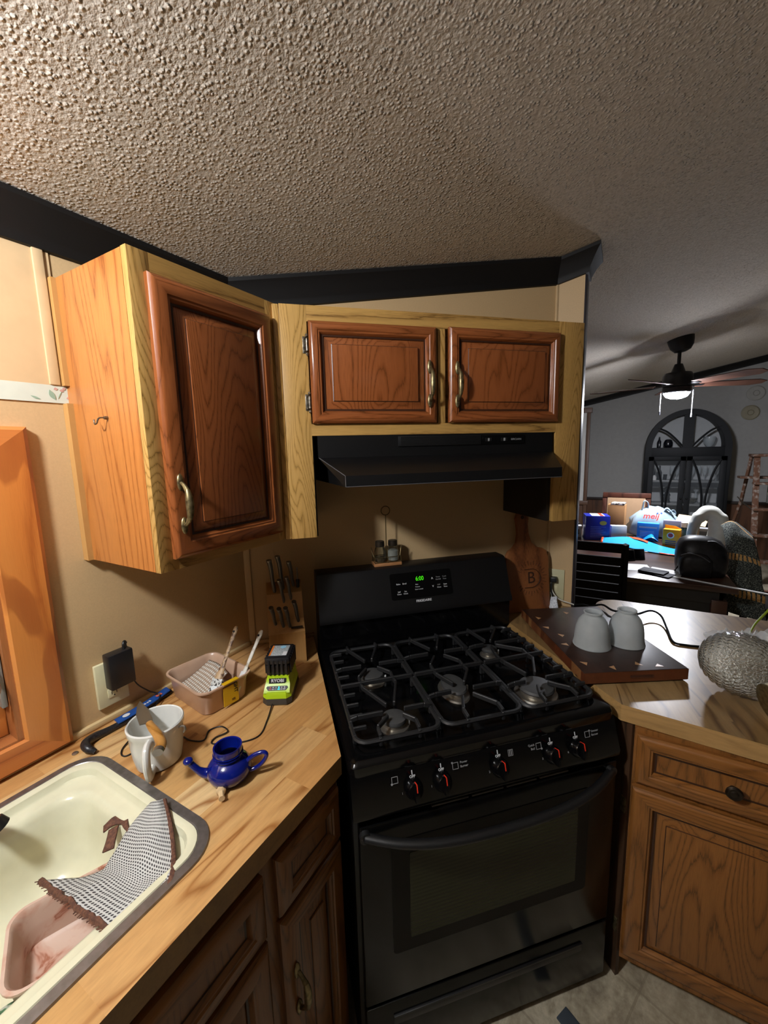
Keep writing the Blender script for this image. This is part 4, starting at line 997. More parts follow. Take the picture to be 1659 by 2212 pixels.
b = B(); b.tube([(-.252, 1.955, 1.03), (-.249, 1.952, 1.0), (-.235, 1.95, .975), (-.21, 1.95, .955), (-.17, 1.952, .945), (-.153, 1.955, .94)], .0028, n=8, sm=5)
b.tube([(-.262, 1.965, .96), (-.257, 1.955, .98), (-.247, 1.95, .975), (-.243, 1.945, .945)], .003, n=8, sm=4)
solo('lamp_cable', b, plain('cable_white', '#d6d4c8', .5), 'white looped cable below the plugs on the narrow wall', 'cable')
b = B(); rws = [[(-.25, 1.945, .965), (-.235, 1.94, .97), (-.222, 1.94, .972)], [(-.252, 1.935, .95), (-.236, 1.93, .956), (-.222, 1.93, .958)], [(-.255, 1.925, .93), (-.238, 1.92, .934), (-.216, 1.922, .936)], [(-.25, 1.918, .919), (-.235, 1.915, .92), (-.214, 1.918, .92)]]
b.grid(smooth_grid(rws, 4)); tg = solo('cable_tag', b, speck('tag_print', '#d8dbe0', '#9a9ea6', 260, .5, .66, .5), 'crumpled white printed tag on the cable behind the end-grain board', 'tag'); tg.modifiers.new('t', 'SOLIDIFY').thickness = .0008
b = B(); b.tube([(-.153, 1.955, .94), (-.12, 1.96, .945), (-.085, 1.965, .942), (-.04, 1.93, .968), (.0, 1.86, .975), (.05, 1.9, .96), (.09, 1.93, .95), (.14, 2.0, .948), (.175, 1.98, .94), (.19, 1.88, .925), (.20, 1.77, .922), (.24, 1.76, .921), (.29, 1.772, .921), (.33, 1.785, .921)], .0042, n=8, sm=6)
solo('black_cable', b, plain('cable_rubber', '#0c0c0c', .8, spec=.15), 'black power cord running over the peninsula behind the glass shades', 'cord')

# end grain board
eb = thing('cutting_board', 'thick dark end-grain cutting board holding two frosted shades', 'cutting board', (-.063, 1.655, PT), 0, I4)
def endgrain(nm, cols, sc):
    m, nt, p = base(nm, cols[0], .38, 0, .5, Coat_Weight=.15, Coat_Roughness=.3)
    v = coords(nt, (1, 1, 1)); br = N(nt, 'ShaderNodeTexBrick'); nt.links.new(v, br.inputs['Vector'])
    br.inputs['Color1'].default_value = (0, 0, 0, 1); br.inputs['Color2'].default_value = (1, 1, 1, 1); br.inputs['Scale'].default_value = 1; br.inputs['Mortar Size'].default_value = 0
    br.inputs['Brick Width'].default_value = sc[0]; br.inputs['Row Height'].default_value = sc[1]
    c = ramp(nt, br.outputs['Color'], [(0, cols[0]), (.4, cols[1]), (.8, cols[2]), (.97, cols[3])])
    n = noi(nt, v, 60, 4, .6, .4); c = mixc(nt, .4, c, ramp(nt, n, [(.35, cols[0]), (.7, cols[2])])); nt.links.new(c, p.inputs['Base Color']); return m
A_, B_, C_, D_ = Vector((-.325, 1.728, 0)), Vector((-.051, 1.292, 0)), Vector((.196, 1.51, 0)), Vector((-.150, 1.885, 0))
D_ = A_+(C_-B_)*1.02
cen = (A_+B_+C_+D_)/4
ax = (B_-A_).normalized(); ay = (C_-B_).normalized()
an = math.degrees(math.atan2(ax.y, ax.x)); hx_, hy_ = (B_-A_).length/2, (C_-B_).length/2
bpy.data.objects.remove(eb)
eb = thing('cutting_board', 'thick dark end-grain cutting board holding two frosted shades', 'cutting board', (cen.x, cen.y, PT+.004), an, I4)
b = B(); b.box(-hx_, hx_, -hy_, hy_, 0, .038, .002); bd = part('board', b, [endgrain('board_endgrain', ['#261713', '#30201a', '#3a2822', '#30201a'], (.034, .034))], eb)
b = B(); e = .0006
b.box(-hx_-e, hx_+e, -hy_-e, -hy_+.001, .002, .0365); b.box(-hx_-e, hx_+e, hy_-.001, hy_+e, .002, .0365)
b.box(hx_-.001, hx_+e, -hy_, hy_, .002, .0365); b.box(-hx_-e, -hx_+.001, -hy_, hy_, .002, .0365)
part('side_grain', b, endgrain('board_side', ['#43200f', '#552a16', '#66371f', '#9a6c40'], (.03, .5)), eb)
b = B()
for x, y, a in ((-.16, -hy_+.03, 0), (-.07, -hy_+.025, 30), (.0, -hy_+.05, 10), (.07, -hy_+.03, 50), (.2, -hy_+.03, 20), (.22, .03, 200), (.235, .085, 80), (-.2, .0, 0), (.235, -.06, 160)):
    b.prism([(-.012, -.006), (.014, -.004), (.002, .012)], .0375, .0385, m=T(x, y, 0) @ R(a, 'Z'))
part('inlay', b, plain('pale_inlay', '#b88a5c', .4), eb)
b = B(); b.box(hx_-.002, hx_+.0012, -.02, .055, .014, .024, .004, seg=2); part('finger_slot', b, M['burn'], eb)
for sx_ in (-1, 1):
    for sy_ in (-1, 1):
        b = B(); b.cyl((sx_*(hx_-.02), sy_*(hy_-.02), -.004), (sx_*(hx_-.02), sy_*(hy_-.02), .001), .008, n=12); part('foot', b, M['black_m'], eb)
fros, nt, p = base('frosted_glass', '#dde2e2', .6, 0, .5, Transmission_Weight=.55, IOR=1.15)
nt.links.new(ramp(nt, noi(nt, coords(nt), 30), [(.3, '#d8dddd'), (.7, '#e4e8e8')]), p.inputs['Base Color'])
BT = PT+.0425
for i, (x, y, ll) in enumerate(((-.058, 1.527, 'front left frosted white glass lamp shade on the dark board'), (.044, 1.597, 'rear right frosted white glass lamp shade on the dark board'))):
    b = B(); b.lathe([(q_*.91, z_) for q_, z_ in [(.0655, 0), (.067, .002), (.0625, .02), (.0615, .04), (.058, .065), (.050, .088), (.038, .103), (.031, .108), (.0295, .112), (.0335, .117), (.0338, .121), (.031, .1225), (.028, .120), (.0265, .112), (.028, .107), (.035, .101), (.047, .086), (.055, .064), (.0585, .04), (.0595, .02), (.063, .001)]], c=(x, y, BT), n=48)
    b.loops  # closed by its own profile
    solo('frosted_glass_bell', b, fros, ll, 'lamp shade', group='frosted shades on the board')
# textured glass globe, its fitter, plastic film, green strip
gt = thing('glass_globe', 'large ribbed and beaded clear glass globe shade lying on the peninsula', 'glass shade', (.40, 1.52, PT), 0, I4)
gax = Vector((.93, -.33, .05)).normalized(); gq = T(.332, 1.478, PT+.093) @ gax.to_track_quat('Z', 'Y').to_matrix().to_4x4()
b = B(); n_ = 176; rings = []
Lz = 56
for i in range(Lz+1):
    t = PI*.995*(1-i/Lz)+.0; z = .102*math.cos(t); r = .088*math.sin(t) if i else .001
    if z > .088: r = max(r, .045)
    ph = i/2.0; rib = .0007*(1 if i % 4 < 2 else -1)
    rg = []
    for k in range(n_):
        a = 2*PI*k/n_; bead = .0016*math.sin(a*44+(i//4)*PI)*(1 if i % 4 < 2 else 0)
        rr_2 = r+(rib+bead)*(1 if .1 < i/Lz < .92 else 0); rg.append(gq @ Vector((rr_2*math.cos(a), rr_2*math.sin(a), z)))
    rings.append(rg)
b.loops(rings, cap0=True, cap1=False)
gm_, nt, p = base('pressed_glass', '#f8f7ee', .04, 0, .8, Transmission_Weight=1.0, IOR=1.45)
bump(nt, p, noi(nt, coords(nt), 190, 2), .5, .004)
gg = part('globe', b, gm_, gt, I4, ang=60); gg.modifiers.new('t', 'SOLIDIFY').thickness = .0035
b = B(); q = gq
b.lathe([(.05, .092), (.062, .1), (.064, .118), (.058, .12), (.05, .104)], n=40, m=q); part('fitter_ring', b, M['black_m'], gt, I4)
db = thing('light_base', 'cream and black round lamp base at the right edge of the peninsula', 'lamp base', (.39, 1.36, PT), 0, I4)
b = B(); bm_ = T(.375, 1.345, PT+.053) @ Vector((.85, .35, .25)).normalized().to_track_quat('Z', 'Y').to_matrix().to_4x4()
b.lathe([(.002, -.004), (.05, -.004), (.052, 0), (.052, .022), (.047, .026), (.002, .026)], n=40, m=bm_); part('cap', b, plain('cream_enamel2', '#d9cfae', .3), db, I4)
b = B(); b.lathe([(.05, -.006), (.0535, -.004), (.0535, 0), (.05, .001)], n=40, m=bm_); part('rim', b, M['brass'], db, I4)
def crumple(cx, cy, cz, sx, sy, h, n=26, seed=0, sc=14):
    rows = []
    for i in range(n):
        r = []
        for j in range(n):
            u, v = i/(n-1)*2-1, j/(n-1)*2-1; e = max(0, 1-u*u)*max(0, 1-v*v)
            q = Vector((u*3, v*3, seed)); dz = abs(noise.noise(q*.9))*1.2+abs(noise.noise(q*2.1))*.6
            r.append((cx+u*sx+.15*sx*noise.noise(q+Vector((5, 0, 0))), cy+v*sy+.15*sy*noise.noise(q+Vector((0, 9, 0))), cz+.002+h*(e**.5)*(.35+dz)))
        rows.append(r)
    return rows
b = B(); b.grid(crumple(.44, 1.80, PT, .13, .12, .075, 34, 3))
pf = solo('plastic_bag', b, film('clear_film', '#eef2f4', .35, .08), 'crumpled clear plastic bag behind the glass globe', 'plastic bag', ang=25)
b = B(); b.tube([(.44, 1.9, .945), (.47, 1.97, .965), (.51, 2.02, 1.0), (.55, 2.04, 1.06)], [.003, .004, .004, .004], n=8, sm=4); solo('green_strip', b, plain('yellow_green', '#8aa018', .5), 'thin yellow-green strip sticking up behind the plastic bag at the right edge', 'strip')
# grey thing on the floor
b = B(); b.box(-.022, .022, -.0, .16, 0, .006, .0015, m=T(-.07, 1.085, .001) @ R(-118, 'Z')); 
solo('floor_scraper', b, plain('slate_grey', '#3c434a', .5), 'flat slate-grey strip lying on the floor in front of the stove', 'strip')

# ---------------------------------------------------------------- ceiling fan
FX, FY = .385, 4.5
fn_ = thing('ceiling_fan', 'dark five-blade ceiling fan with a glowing lamp over the dining table', 'ceiling fan', (FX, FY, 2.04), 0, I4)
fb = plain('fan_black', '#141419', .4)
b = B(); b.lathe([(.03, -.115), (.06, -.105), (.085, -.07), (.095, -.03), (.098, 0)], n=32, m=T(FX, FY, ceil_z(FX)-.001) @ R(-11, 'Y')); part('canopy', b, fb, fn_, I4)
b = B(); b.cyl((FX, FY, 2.31), (FX, FY, 2.46), .014); b.lathe([(.03, .085), (.05, .03), (.06, 0)], c=(FX, FY, 2.24), n=24); part('downrod', b, fb, fn_, I4)
b = B(); b.lathe([(.06, 0), (.105, .008), (.113, .03), (.113, .10), (.1, .125), (.05, .13)], c=(FX, FY, 2.125), n=36); part('motor_housing', b, fb, fn_, I4)
b = B(); b.lathe([(.10, 0), (.108, .01), (.108, .045), (.07, .05)], c=(FX, FY, 2.082), n=36); lk = part('light_kit', b, fb, fn_, I4)
b = B(); b.lathe([(.003, -.05), (.04, -.046), (.078, -.03), (.098, 0), (.099, .004)], c=(FX, FY, 2.08), n=36); part('lamp_lens', b, glow('lamp_glow', '#f2f5ff', FAN_STRENGTH), lk, I4)
bw = wood('blade_wood', '#5a3a2c', '#4c2f24', '#33201a', 'x', ring=8, rough=.4)
for i in range(5):
    a = 24+72*i
    mm = T(FX, FY, 2.15) @ R(a, 'Z') @ R(-12, 'X')
    q = B(); q.prism([(.17, -.05), (.62, -.068), (.70, -.03), (.70, .03), (.62, .068), (.17, .05)], -.003, .003, m=mm); part('blade', q, [bw], fn_, I4)
    q = B(); q.box(.09, .21, -.018, .018, -.008, -.003, .002, m=mm); part('blade_iron', q, fb, fn_, I4)
ch_ = plain('chain', '#c9cdd6', .3, .6)
for x, z0, z1 in ((FX-.115, 1.93, 2.09), (FX+.118, 1.90, 2.10)):
    q = B(); q.cyl((x, FY, z0), (x, FY, z1), .0035, n=8); pc = part('pull_chain', q, ch_, fn_, I4)
    q = B(); q.cyl((x, FY, z0-.03), (x, FY, z0), .0065, n=10); part('chain_weight', q, fb if x < FX else ch_, pc, I4)

# ---------------------------------------------------------------- dining table and chairs
dkw = wood('dark_table_wood', '#4a3024', '#3c261c', '#261710', 'x', ring=8, rough=.28, coat=.2)
dt = thing('dining_table', 'dark brown rectangular dining table covered in clutter', 'table', (.2, 4.0, 0), 0, I4)
b = B(); b.box(-.55, .66, 3.14, 4.85, .725, .76, .004); part('tabletop', b, dkw, dt, I4)
b = B(); b.box(-.47, .6, 3.2, 3.22, .63, .725); b.box(-.47, .6, 4.77, 4.79, .63, .725); b.box(-.47, -.45, 3.2, 4.79, .63, .725); b.box(.58, .6, 3.2, 4.79, .63, .725); part('apron', b, M['black_m'], dt, I4)
b = B(); b.box(.06, .57, 3.23, 3.25, .02, .63); part('end_panel', b, M['black_m'], dt, I4)  # added black board that stands in for the shade under the table
for x in (-.45, .58):
    for y in (3.22, 4.77): q = B(); q.box(x-.04, x+.04, y-.04, y+.04, 0, .66, .003); part('leg', q, dkw, dt, I4)
TT = .7605
bw2 = plain('black_chair_wood', '#120e0c', .75, spec=.15)
c1_ = thing('dining_chair', 'black slat-back dining chair between the peninsula and the table', 'chair', (-.17, 3.05, 0), 0, I4)
b = B(); b.box(-.39, .06, 3.0, 3.4, .43, .47, .01); part('seat', b, bw2, c1_, I4)
for x in (-.38, .048):
    q = B(); q.tube([(x, 3.02, 0), (x, 3.02, .45), (x, 2.96, .75), (x+.0, 2.9, 1.035)], [.02, .022, .022, .02], n=4, sm=4); part('leg', q, bw2, c1_, I4)
    q = B(); q.box(x-.018, x+.018, 3.36, 3.39, 0, .44, .003); part('leg', q, bw2, c1_, I4)
for i in range(8):
    z = .55+i*.061; y = 2.99-.085*((z-.5)/.5)
    if i == 7: z = 1.005; y = 2.905
    q = B(); q.box(-.37, .04, y-.009, y+.009, z-(.03 if i == 7 else .0272), z+(.03 if i == 7 else .0272), .003); part('back_slat', q, bw2, c1_, I4)
c2 = thing('dining_chair', 'upholstered tan-back dining chair with brown frame behind the table', 'chair', (.07, 5.2, 0), 0, I4)
b = B(); b.box(-.17, .30, 4.9, 5.3, .42, .48, .02); part('seat', b, plain('tan_fabric', '#9a7a58', .8), c2, I4)
fw_ = wood('brown_chair_wood', '#4f2c20', '#43241a', '#2c1610', 'z', ring=7, rough=.35)
for x in (-.145, .275):
    q = B(); q.box(x-.022, x+.022, 5.28, 5.32, 0, 1.08, .004); part('leg', q, fw_, c2, I4)
    q = B(); q.box(x-.02, x+.02, 4.92, 4.96, 0, .44, .004); part('leg', q, fw_, c2, I4)
b = B(); b.box(-.165, .297, 5.27, 5.31, 1.06, 1.115, .006); part('top_rail', b, fw_, c2, I4)
b = B(); b.box(-.12, .25, 5.27, 5.3, .56, 1.06, .01); part('back_cushion', b, plain('tan_fabric2', '#a08060', .8), c2, I4)

# ---- on the table
def boxthing(name, label, cat, x0, x1, y0, y1, h, mat, rot=0, frame=None, bev=.002, z=TT):
    t = thing(name, label, cat, ((x0+x1)/2, (y0+y1)/2, z), rot, I4); w, d = (x1-x0)/2, (y1-y0)/2
    b = B(); b.box(-w, w, -d, d, 0, h, bev); part('carton', b, mat, t); return t, w, d
white_p = plain('white_paper', '#dcdcda', .6)
t, w_, d_ = boxthing('carton', 'dark blue carton with a red and white top panel on the table', 'box', -.285, -.08, 4.28, 4.46, .23, plain('carton_navy', '#1c2c9c', .35), 12)
b = B(); b.box(-.05, .06, -d_+.01, d_-.01, .2295, .2312, m=R(0, 'Z')); part('top_panel', b, white_p, t)
b = B(); b.box(.02, .05, -d_+.01, d_-.01, .231, .2322); part('top_stripe', b, plain('stripe_red', '#d9482a', .5), t)
b = B(); b.lathe([(.03, 0), (.03, .0012)], c=(.045, 0, 0), n=20, m=T(0, -d_, .165) @ FRONT, sy=.7); part('emblem', b, plain('emblem_yellow', '#d8b84a', .5), t)
b = B()
for i in range(7): b.box(-.06, .07-.02*(i % 3), -d_-.001, -d_, .03+i*.016, .035+i*.016)
part('fine_print', b, plain('print_blue', '#6a7cd0', .5), t)
t, w_, d_ = boxthing('carton', 'tall brown cardboard carton with torn top behind the blue one', 'box', -.09, .06, 4.62, 4.74, .3, plain('cardboard', '#a8794a', .7), -8)
b = B(); b.box(-.05, .07, -.062, .062, .298, .318, .004); part('torn_flap', b, speck('torn_board', '#d8d0c4', '#3c2c20', 60, .45, .55, .8), t)
boxthing('carton', 'small plain white carton between the navy and bright blue ones', 'box', -.06, .07, 4.36, 4.42, .135, plain('carton_white', '#cdd0d2', .5), 14)
t, w_, d_ = boxthing('carton', 'bright blue carton in front of the grey shopping bag', 'box', .16, .33, 4.42, 4.5, .165, plain('carton_blue', '#1f7fe0', .35), -6)
b = B(); b.box(-.07, .07, -d_-.001, -d_, .12, .135); 
for i in range(4): b.box(-.06, .05, -d_-.001, -d_, .045+i*.014, .05+i*.014)
part('fine_print', b, plain('print_pale', '#9cc4ec', .5), t)
b = B(); b.box(-.03, .03, -.001, .001, 0, .05, m=T(.16, 4.33, TT) @ R(-20, 'Z')); solo('folded_leaflet', b, plain('leaflet_cyan', '#4aa8f0', .5), 'small light blue folded leaflet in front of the bright blue carton', 'leaflet')
# grey shopping bag
def bagmesh(cx, cy, cz, prof, n=56, seed=1, amp=.02):
    rings = []
    for r, z in prof:
        rg = []
        for k in range(n):
            a = 2*PI*k/n; q = Vector((math.cos(a)*2.2, math.sin(a)*2.2, z*9+seed))
            rr__ = r*(1+.22*noise.noise(q)+.1*noise.noise(q*2.7)); rg.append(Vector((cx+rr__*1.28*math.cos(a), cy+rr__*.75*math.sin(a), cz+z+amp*noise.noise(q*1.6))))
        rings.append(rg)
    return rings
sb = thing('shopping_bag', 'knotted grey plastic shopping bag with red and blue letters', 'bag', (.3, 4.68, TT), 0, I4)
b = B(); b.loops(bagmesh(.29, 4.68, TT+.004, [(.1, 0), (.15, .01), (.165, .06), (.155, .12), (.14, .17), (.115, .22), (.08, .26), (.04, .285)], amp=.012)); 
bagm = speck('bag_plastic', '#9fb4c0', '#8ea3b0', 9, .4, .6, .35, spec=.6)
part('bag_body', b, bagm, sb, I4, ang=60)
for x0, dx, h in ((.22, -.01, .345), (.38, .05, .25)):
    b = B(); pts = [(x0-.03, 4.66, TT+.2), (x0-.015+dx*.5, 4.655, TT+.28), (x0+dx, 4.65, TT+h), (x0+.03+dx, 4.655, TT+h-.02), (x0+.03+dx*.6, 4.66, TT+.26), (x0+.02, 4.67, TT+.19)]
    b.tube(pts, [.03, .022, .014, .014, .02, .03], n=10, sm=5, flat=.4); part('bag_handle', b, bagm, sb, I4)
lm_ = T(.20, 4.57, TT+.215) @ R(-24, 'X') @ R(90, 'X')
q = text('meij', .075, lm_, bold=True, ext=.001, shear=.2, align='LEFT'); q.bm.transform(T(0, -.03, 0)); part('lettering', q, plain('bag_red', '#b83a34', .5), sb, I4)
q = B(); q.lathe([(.008, 0), (.008, .002)], n=12, m=lm_ @ T(.115, .03, .002)); q.lathe([(.008, 0), (.008, .002)], n=12, m=lm_ @ T(.145, .032, .002)); q.bm.transform(T(0, -.03, 0)); part('letter_dots', q, plain('bag_blue', '#2a50a8', .5), sb, I4)
# blue sleeve
b = B(); b.grid(smooth_grid([[(-.11, 4.27, TT+.03), (.08, 4.31, TT+.045), (.22, 4.27, TT+.03), (.34, 4.13, TT+.02), (.44, 4.08, TT+.012)], [(-.12, 4.22, TT+.01), (.06, 4.2, TT+.03), (.2, 4.12, TT+.012), (.34, 4.05, TT+.015), (.43, 3.96, TT+.005)], [(-.12, 4.15, TT+.004), (.04, 4.06, TT+.006), (.16, 3.98, TT+.006), (.3, 3.92, TT+.004), (.42, 3.88, TT+.004)]], 8))
sl = thing('folded_sleeve', 'creased sky blue plastic sleeve with orange corner lying on the table', 'package', (.15, 4.1, TT), 0, I4)
q = part('sheet', b, plain('sleeve_cyan', '#2c9fdc', .3, spec=.6), sl, I4); q.modifiers.new('t', 'SOLIDIFY').thickness = -.004
b = B(); b.grid(smooth_grid([[(.09, 4.32, TT+.05), (.17, 4.3, TT+.048), (.24, 4.24, TT+.036)], [(.13, 4.26, TT+.045), (.19, 4.23, TT+.04), (.235, 4.19, TT+.03)]], 5)); b.grid([[(-.125, 4.27, TT+.036), (-.108, 4.27, TT+.036)], [(-.13, 4.16, TT+.012), (-.112, 4.15, TT+.014)]]); b.grid([[(.3, 3.93, TT+.012), (.42, 3.89, TT+.012)], [(.31, 3.905, TT+.01), (.425, 3.872, TT+.01)]])
q = part('orange_print', b, plain('sleeve_orange', '#e0552a', .4), sl, I4); q.modifiers.new('t', 'SOLIDIFY').thickness = .002
b = B(); b.grid(smooth_grid([[(.2, 4.42, TT+.01), (.27, 4.44, TT+.075), (.3, 4.38, TT+.012)], [(.21, 4.34, TT+.02), (.27, 4.33, TT+.05), (.33, 4.3, TT+.02)]], 4)); q = part('folded_peak', b, plain('sleeve_blue', '#1c86d0', .3), sl, I4); q.modifiers.new('t', 'SOLIDIFY').thickness = .002
# orange carton and bottles
t, w_, d_ = boxthing('baking_soda_box', 'orange-yellow carton with a round red and white emblem', 'box', .345, .465, 4.16, 4.23, .165, plain('carton_orange', '#e29a1c', .4), -14)
b = B(); b.prism([(-w_, 0), (w_, 0), (w_*.3, .022), (-w_, .03)], -d_, -d_+.003, m=T(0, 0, .165) @ R(90, 'X') @ R(0, 'Z')); part('flap', b, plain('flap_orange', '#e8a82c', .4), t)
b = B(); b.lathe([(.026, 0), (.026, .001)], n=24, m=T(-.005, -d_, .115) @ FRONT); em = part('emblem', b, white_p, t)
b = B(); b.lathe([(.018, .001), (.018, .002)], n=24, m=T(-.005, -d_, .115) @ FRONT); part('emblem_ring', b, plain('emblem_red', '#b8323a', .5), em)
b = B()
for i in range(3): b.box(-.04, .035, -d_-.001, -d_, .03+i*.016, .038+i*.016)
part('lettering', b, plain('print_navy', '#4a3a6a', .5), t)
t, w_, d_ = boxthing('carton', 'clear-sided carton behind the orange one', 'box', .36, .5, 4.42, 4.5, .2, plain('carton_lilac', '#8c8ca4', .3), -8)
t = thing('bottle', 'dark teal bottle with a white cap behind the orange carton', 'bottle', (.50, 4.33, TT), 0, I4)
b = B(); b.lathe([(.03, 0), (.034, .01), (.034, .13), (.02, .16), (.014, .17)], n=24); part('bottle_body', b, plain('bottle_teal', '#1c4250', .2), t)
b = B(); b.lathe([(.024, .165), (.024, .205), (.02, .21)], n=20); part('cap', b, white_p, t)
b = B(); b.lathe([(.018, 0), (.02, .01), (.02, .12), (.014, .14), (.014, .165), (.012, .17)], c=(.375, 4.29, TT), n=18); solo('white_bottle', b, white_p, 'small white-capped bottle rising right behind the orange carton', 'bottle')
b = B(); b.box(-.11, .11, -.08, .08, -.003, .003, m=T(.57, 4.50, TT+.20) @ R(20, 'X') @ R(-15, 'Z')); b.box(-.05, .05, -.03, .03, 0, .17, m=T(.575, 4.46, TT) @ R(-10, 'Z')); solo('open_carton', b, plain('cardboard_pale', '#b39a78', .7), 'open tan carton with its lid flap raised right of the shopping bag', 'box')
t, w_, d_ = boxthing('utensil_tray', 'small white open crate at the back right of the table', 'crate', .56, .72, 4.55, 4.66, .12, M['grey_ink'], -8)
b = B(); b.box(-w_-.004, w_+.004, -d_-.003, -d_, 0, .02); b.box(-w_-.004, w_+.004, -d_-.003, -d_, .1, .124); b.box(-w_-.004, -w_+.02, -d_-.003, -d_, 0, .12); b.box(w_-.02, w_+.004, -d_-.003, -d_, 0, .12); part('crate_rim', b, white_p, t)
# things at the left end behind the wall edge
t, w_, d_ = boxthing('magazine_stack', 'white bundle of folded papers at the left end of the table', 'papers', -.47, -.31, 4.35, 4.5, .1, white_p, 5)
b = B(); b.box(-w_+.01, w_-.02, -d_-.002, -d_, .03, .08); part('paper_edges', b, plain('paper_edge', '#6a5f52', .7), t)
b = B(); b.grid(smooth_grid([[(-.42, 4.4, TT+.10), (-.38, 4.41, TT+.21), (-.34, 4.4, TT+.12)], [(-.43, 4.36, TT+.10), (-.36, 4.36, TT+.14), (-.30, 4.35, TT+.13)]], 5)); solo('crumpled_tissue', b, white_p, 'crumpled white tissue on top of the paper bundle', 'tissue').modifiers.new('t', 'SOLIDIFY').thickness = .003
# stick, phones, papers, wallet
b = B(); b.box(-.005, .005, 0, .31, 0, .006, .001, m=T(.09, 3.89, TT) @ R(-66+(-0), 'Z') @ T(0, 0, 0)); solo('white_rod', b, white_p, 'short thin white stick lying mid-table', 'stick')
b = B(); b.box(-.007, .007, 0, .70, 0, .006, .001, m=T(.31, 3.285, TT) @ R(-111.5, 'Z')); solo('long_strip', b, white_p, 'long thin white strip at the near table edge, running off to the right', 'strip')
def phone(x, y, rot, lab_):
    t = thing('phone_holder', lab_, 'phone case', (x, y, TT), rot, I4)
    b = B(); b.box(-.045, .045, -.005, .005, 0, .085, .003, m=R(-20, 'X')); part('case', b, M['black_m'], t)
    b = B(); b.box(-.038, .038, -.0062, -.005, .008, .078, m=R(-20, 'X')); part('screen', b, M['black'], t)
phone(.09, 3.6, 25, 'black square case standing beside the slat-back chair, left of a pair'); phone(.155, 3.66, 22, 'black square case, right of the pair beside the slat-back chair')
for i, (x, y, r_, lab_) in enumerate(((.12, 3.42, 10, 'white sheet of paper poking out left of the black wallet'), (.30, 3.36, -18, 'white sheet of paper under the right end of the black wallet'), (.34, 3.29, 8, 'small white slip of paper at the near table edge'))):
    b = B(); b.box(-.10 if i < 2 else -.04, .10 if i < 2 else .04, -.09 if i < 2 else -.04, .09 if i < 2 else .04, 0, .001, m=T(x, y, TT+.0012*i) @ R(r_, 'Z')); solo('paper_sheet', b, white_p, lab_, 'paper', group='papers on the near end of the table')
wl = thing('wallet', 'thick black fabric wallet on the papers at the near table edge', 'wallet', (.235, 3.31, TT+.004), -22, I4)
b = B(); b.box(-.085, .075, -.055, .055, 0, .016, .006); b.box(-.08, .115, -.06, .05, -.001, .005, .002, m=R(-6, 'Z')); part('wallet_body', b, plain('wallet_navy', '#1b1c26', .7), wl)
b = B(); b.tube([(-.07, -.05, .0165), (.0, -.02, .0168), (.07, .03, .0165)], .001, n=5, sm=3); part('stitching', b, plain('stitch', '#3a3c48', .7), wl)

# backpack
bk = thing('backpack', 'black shiny backpack slumped at the near right of the table', 'backpack', (.50, 3.42, TT), 0, I4)
bkm = speck('backpack_black', '#0e0d0f', '#1b1a1d', 40, .4, .7, .42, spec=.35)
def blob(cx, cy, prof, n=48, seed=2, sx=1, sy=1, amp=.08):
    rings = []
    for r, z, ox in prof:
        rg = []
        for k in range(n):
            a = 2*PI*k/n; ca, sa = math.cos(a), math.sin(a)
            e = 1/max(abs(ca)**3+abs(sa)**3, .35)**(1/3); q = Vector((ca*1.6, sa*1.6, z*7+seed))
            rr__ = r*e*(1+amp*noise.noise(q)); rg.append(Vector((cx+ox+rr__*sx*ca, cy+rr__*sy*sa, z)))
        rings.append(rg)
    return rings
b = B(); b.loops(blob(.5, 3.42, [(.1, TT+.001, 0), (.133, TT+.012, 0), (.145, TT+.06, 0), (.146, TT+.13, -.003), (.135, TT+.19, -.01), (.11, TT+.235, -.015), (.07, TT+.258, -.02), (.02, TT+.266, -.02)], sy=.75)); part('main_bag', b, bkm, bk, I4, ang=60)
b = B(); b.loops(blob(.46, 3.315, [(.05, TT+.002, 0), (.085, TT+.012, 0), (.092, TT+.06, 0), (.088, TT+.12, 0), (.06, TT+.155, 0), (.02, TT+.165, 0)], sy=.4, seed=5)); part('front_pocket', b, bkm, bk, I4, ang=60)
b = B(); b.tube([(.375, 3.28, TT+.15), (.42, 3.272, TT+.17), (.48, 3.27, TT+.155), (.53, 3.28, TT+.12)], .003, n=6, sm=4); part('zipper', b, plain('zipper_grey', '#5a5a5e', .4, .4), bk, I4)
b = B(); b.tube([(.52, 3.36, TT+.24), (.56, 3.33, TT+.245), (.61, 3.32, TT+.2), (.625, 3.33, TT+.13)], .009, n=8, sm=5, flat=.5); b.tube([(.375, 3.36, TT+.06), (.36, 3.33, TT+.045), (.35, 3.32, TT+.03)], .005, n=6); part('strap', b, plain('strap_black', '#1a181a', .5), bk, I4)

# quilted white pad and chairs on the right
qp = thing('quilted_pad', 'white quilted neck pad propped over the far right chair', 'pad', (.62, 4.1, TT), 0, I4)
b = B(); b.tube([(.51, 4.05, TT+.04), (.515, 4.05, TT+.12), (.53, 4.05, TT+.23), (.565, 4.05, TT+.31), (.62, 4.06, TT+.335), (.68, 4.07, TT+.28), (.69, 4.06, TT+.18), (.655, 4.03, TT+.08), (.60, 4.0, TT+.04)], [.03, .045, .055, .065, .08, .09, .09, .085, .06], n=16, sm=8, flat=.7)
for v_ in b.bm.verts: v_.co += v_.co.normalized()*0+Vector((0, 0, 1))*.006*math.sin(v_.co.z*95)
part('padding', b, plain('quilt_white', '#c9c9c0', .75), qp, I4, ang=60)
ch3 = thing('dining_chair', 'brown dining chair standing at the right side of the table, mostly hidden', 'chair', (1.25, 4.05, 0), 0, I4)
b = B(); b.box(1.15, 1.5, 3.85, 4.3, .43, .48, .02); part('seat', b, plain('tan_fabric3', '#9a7a58', .8), ch3, I4)
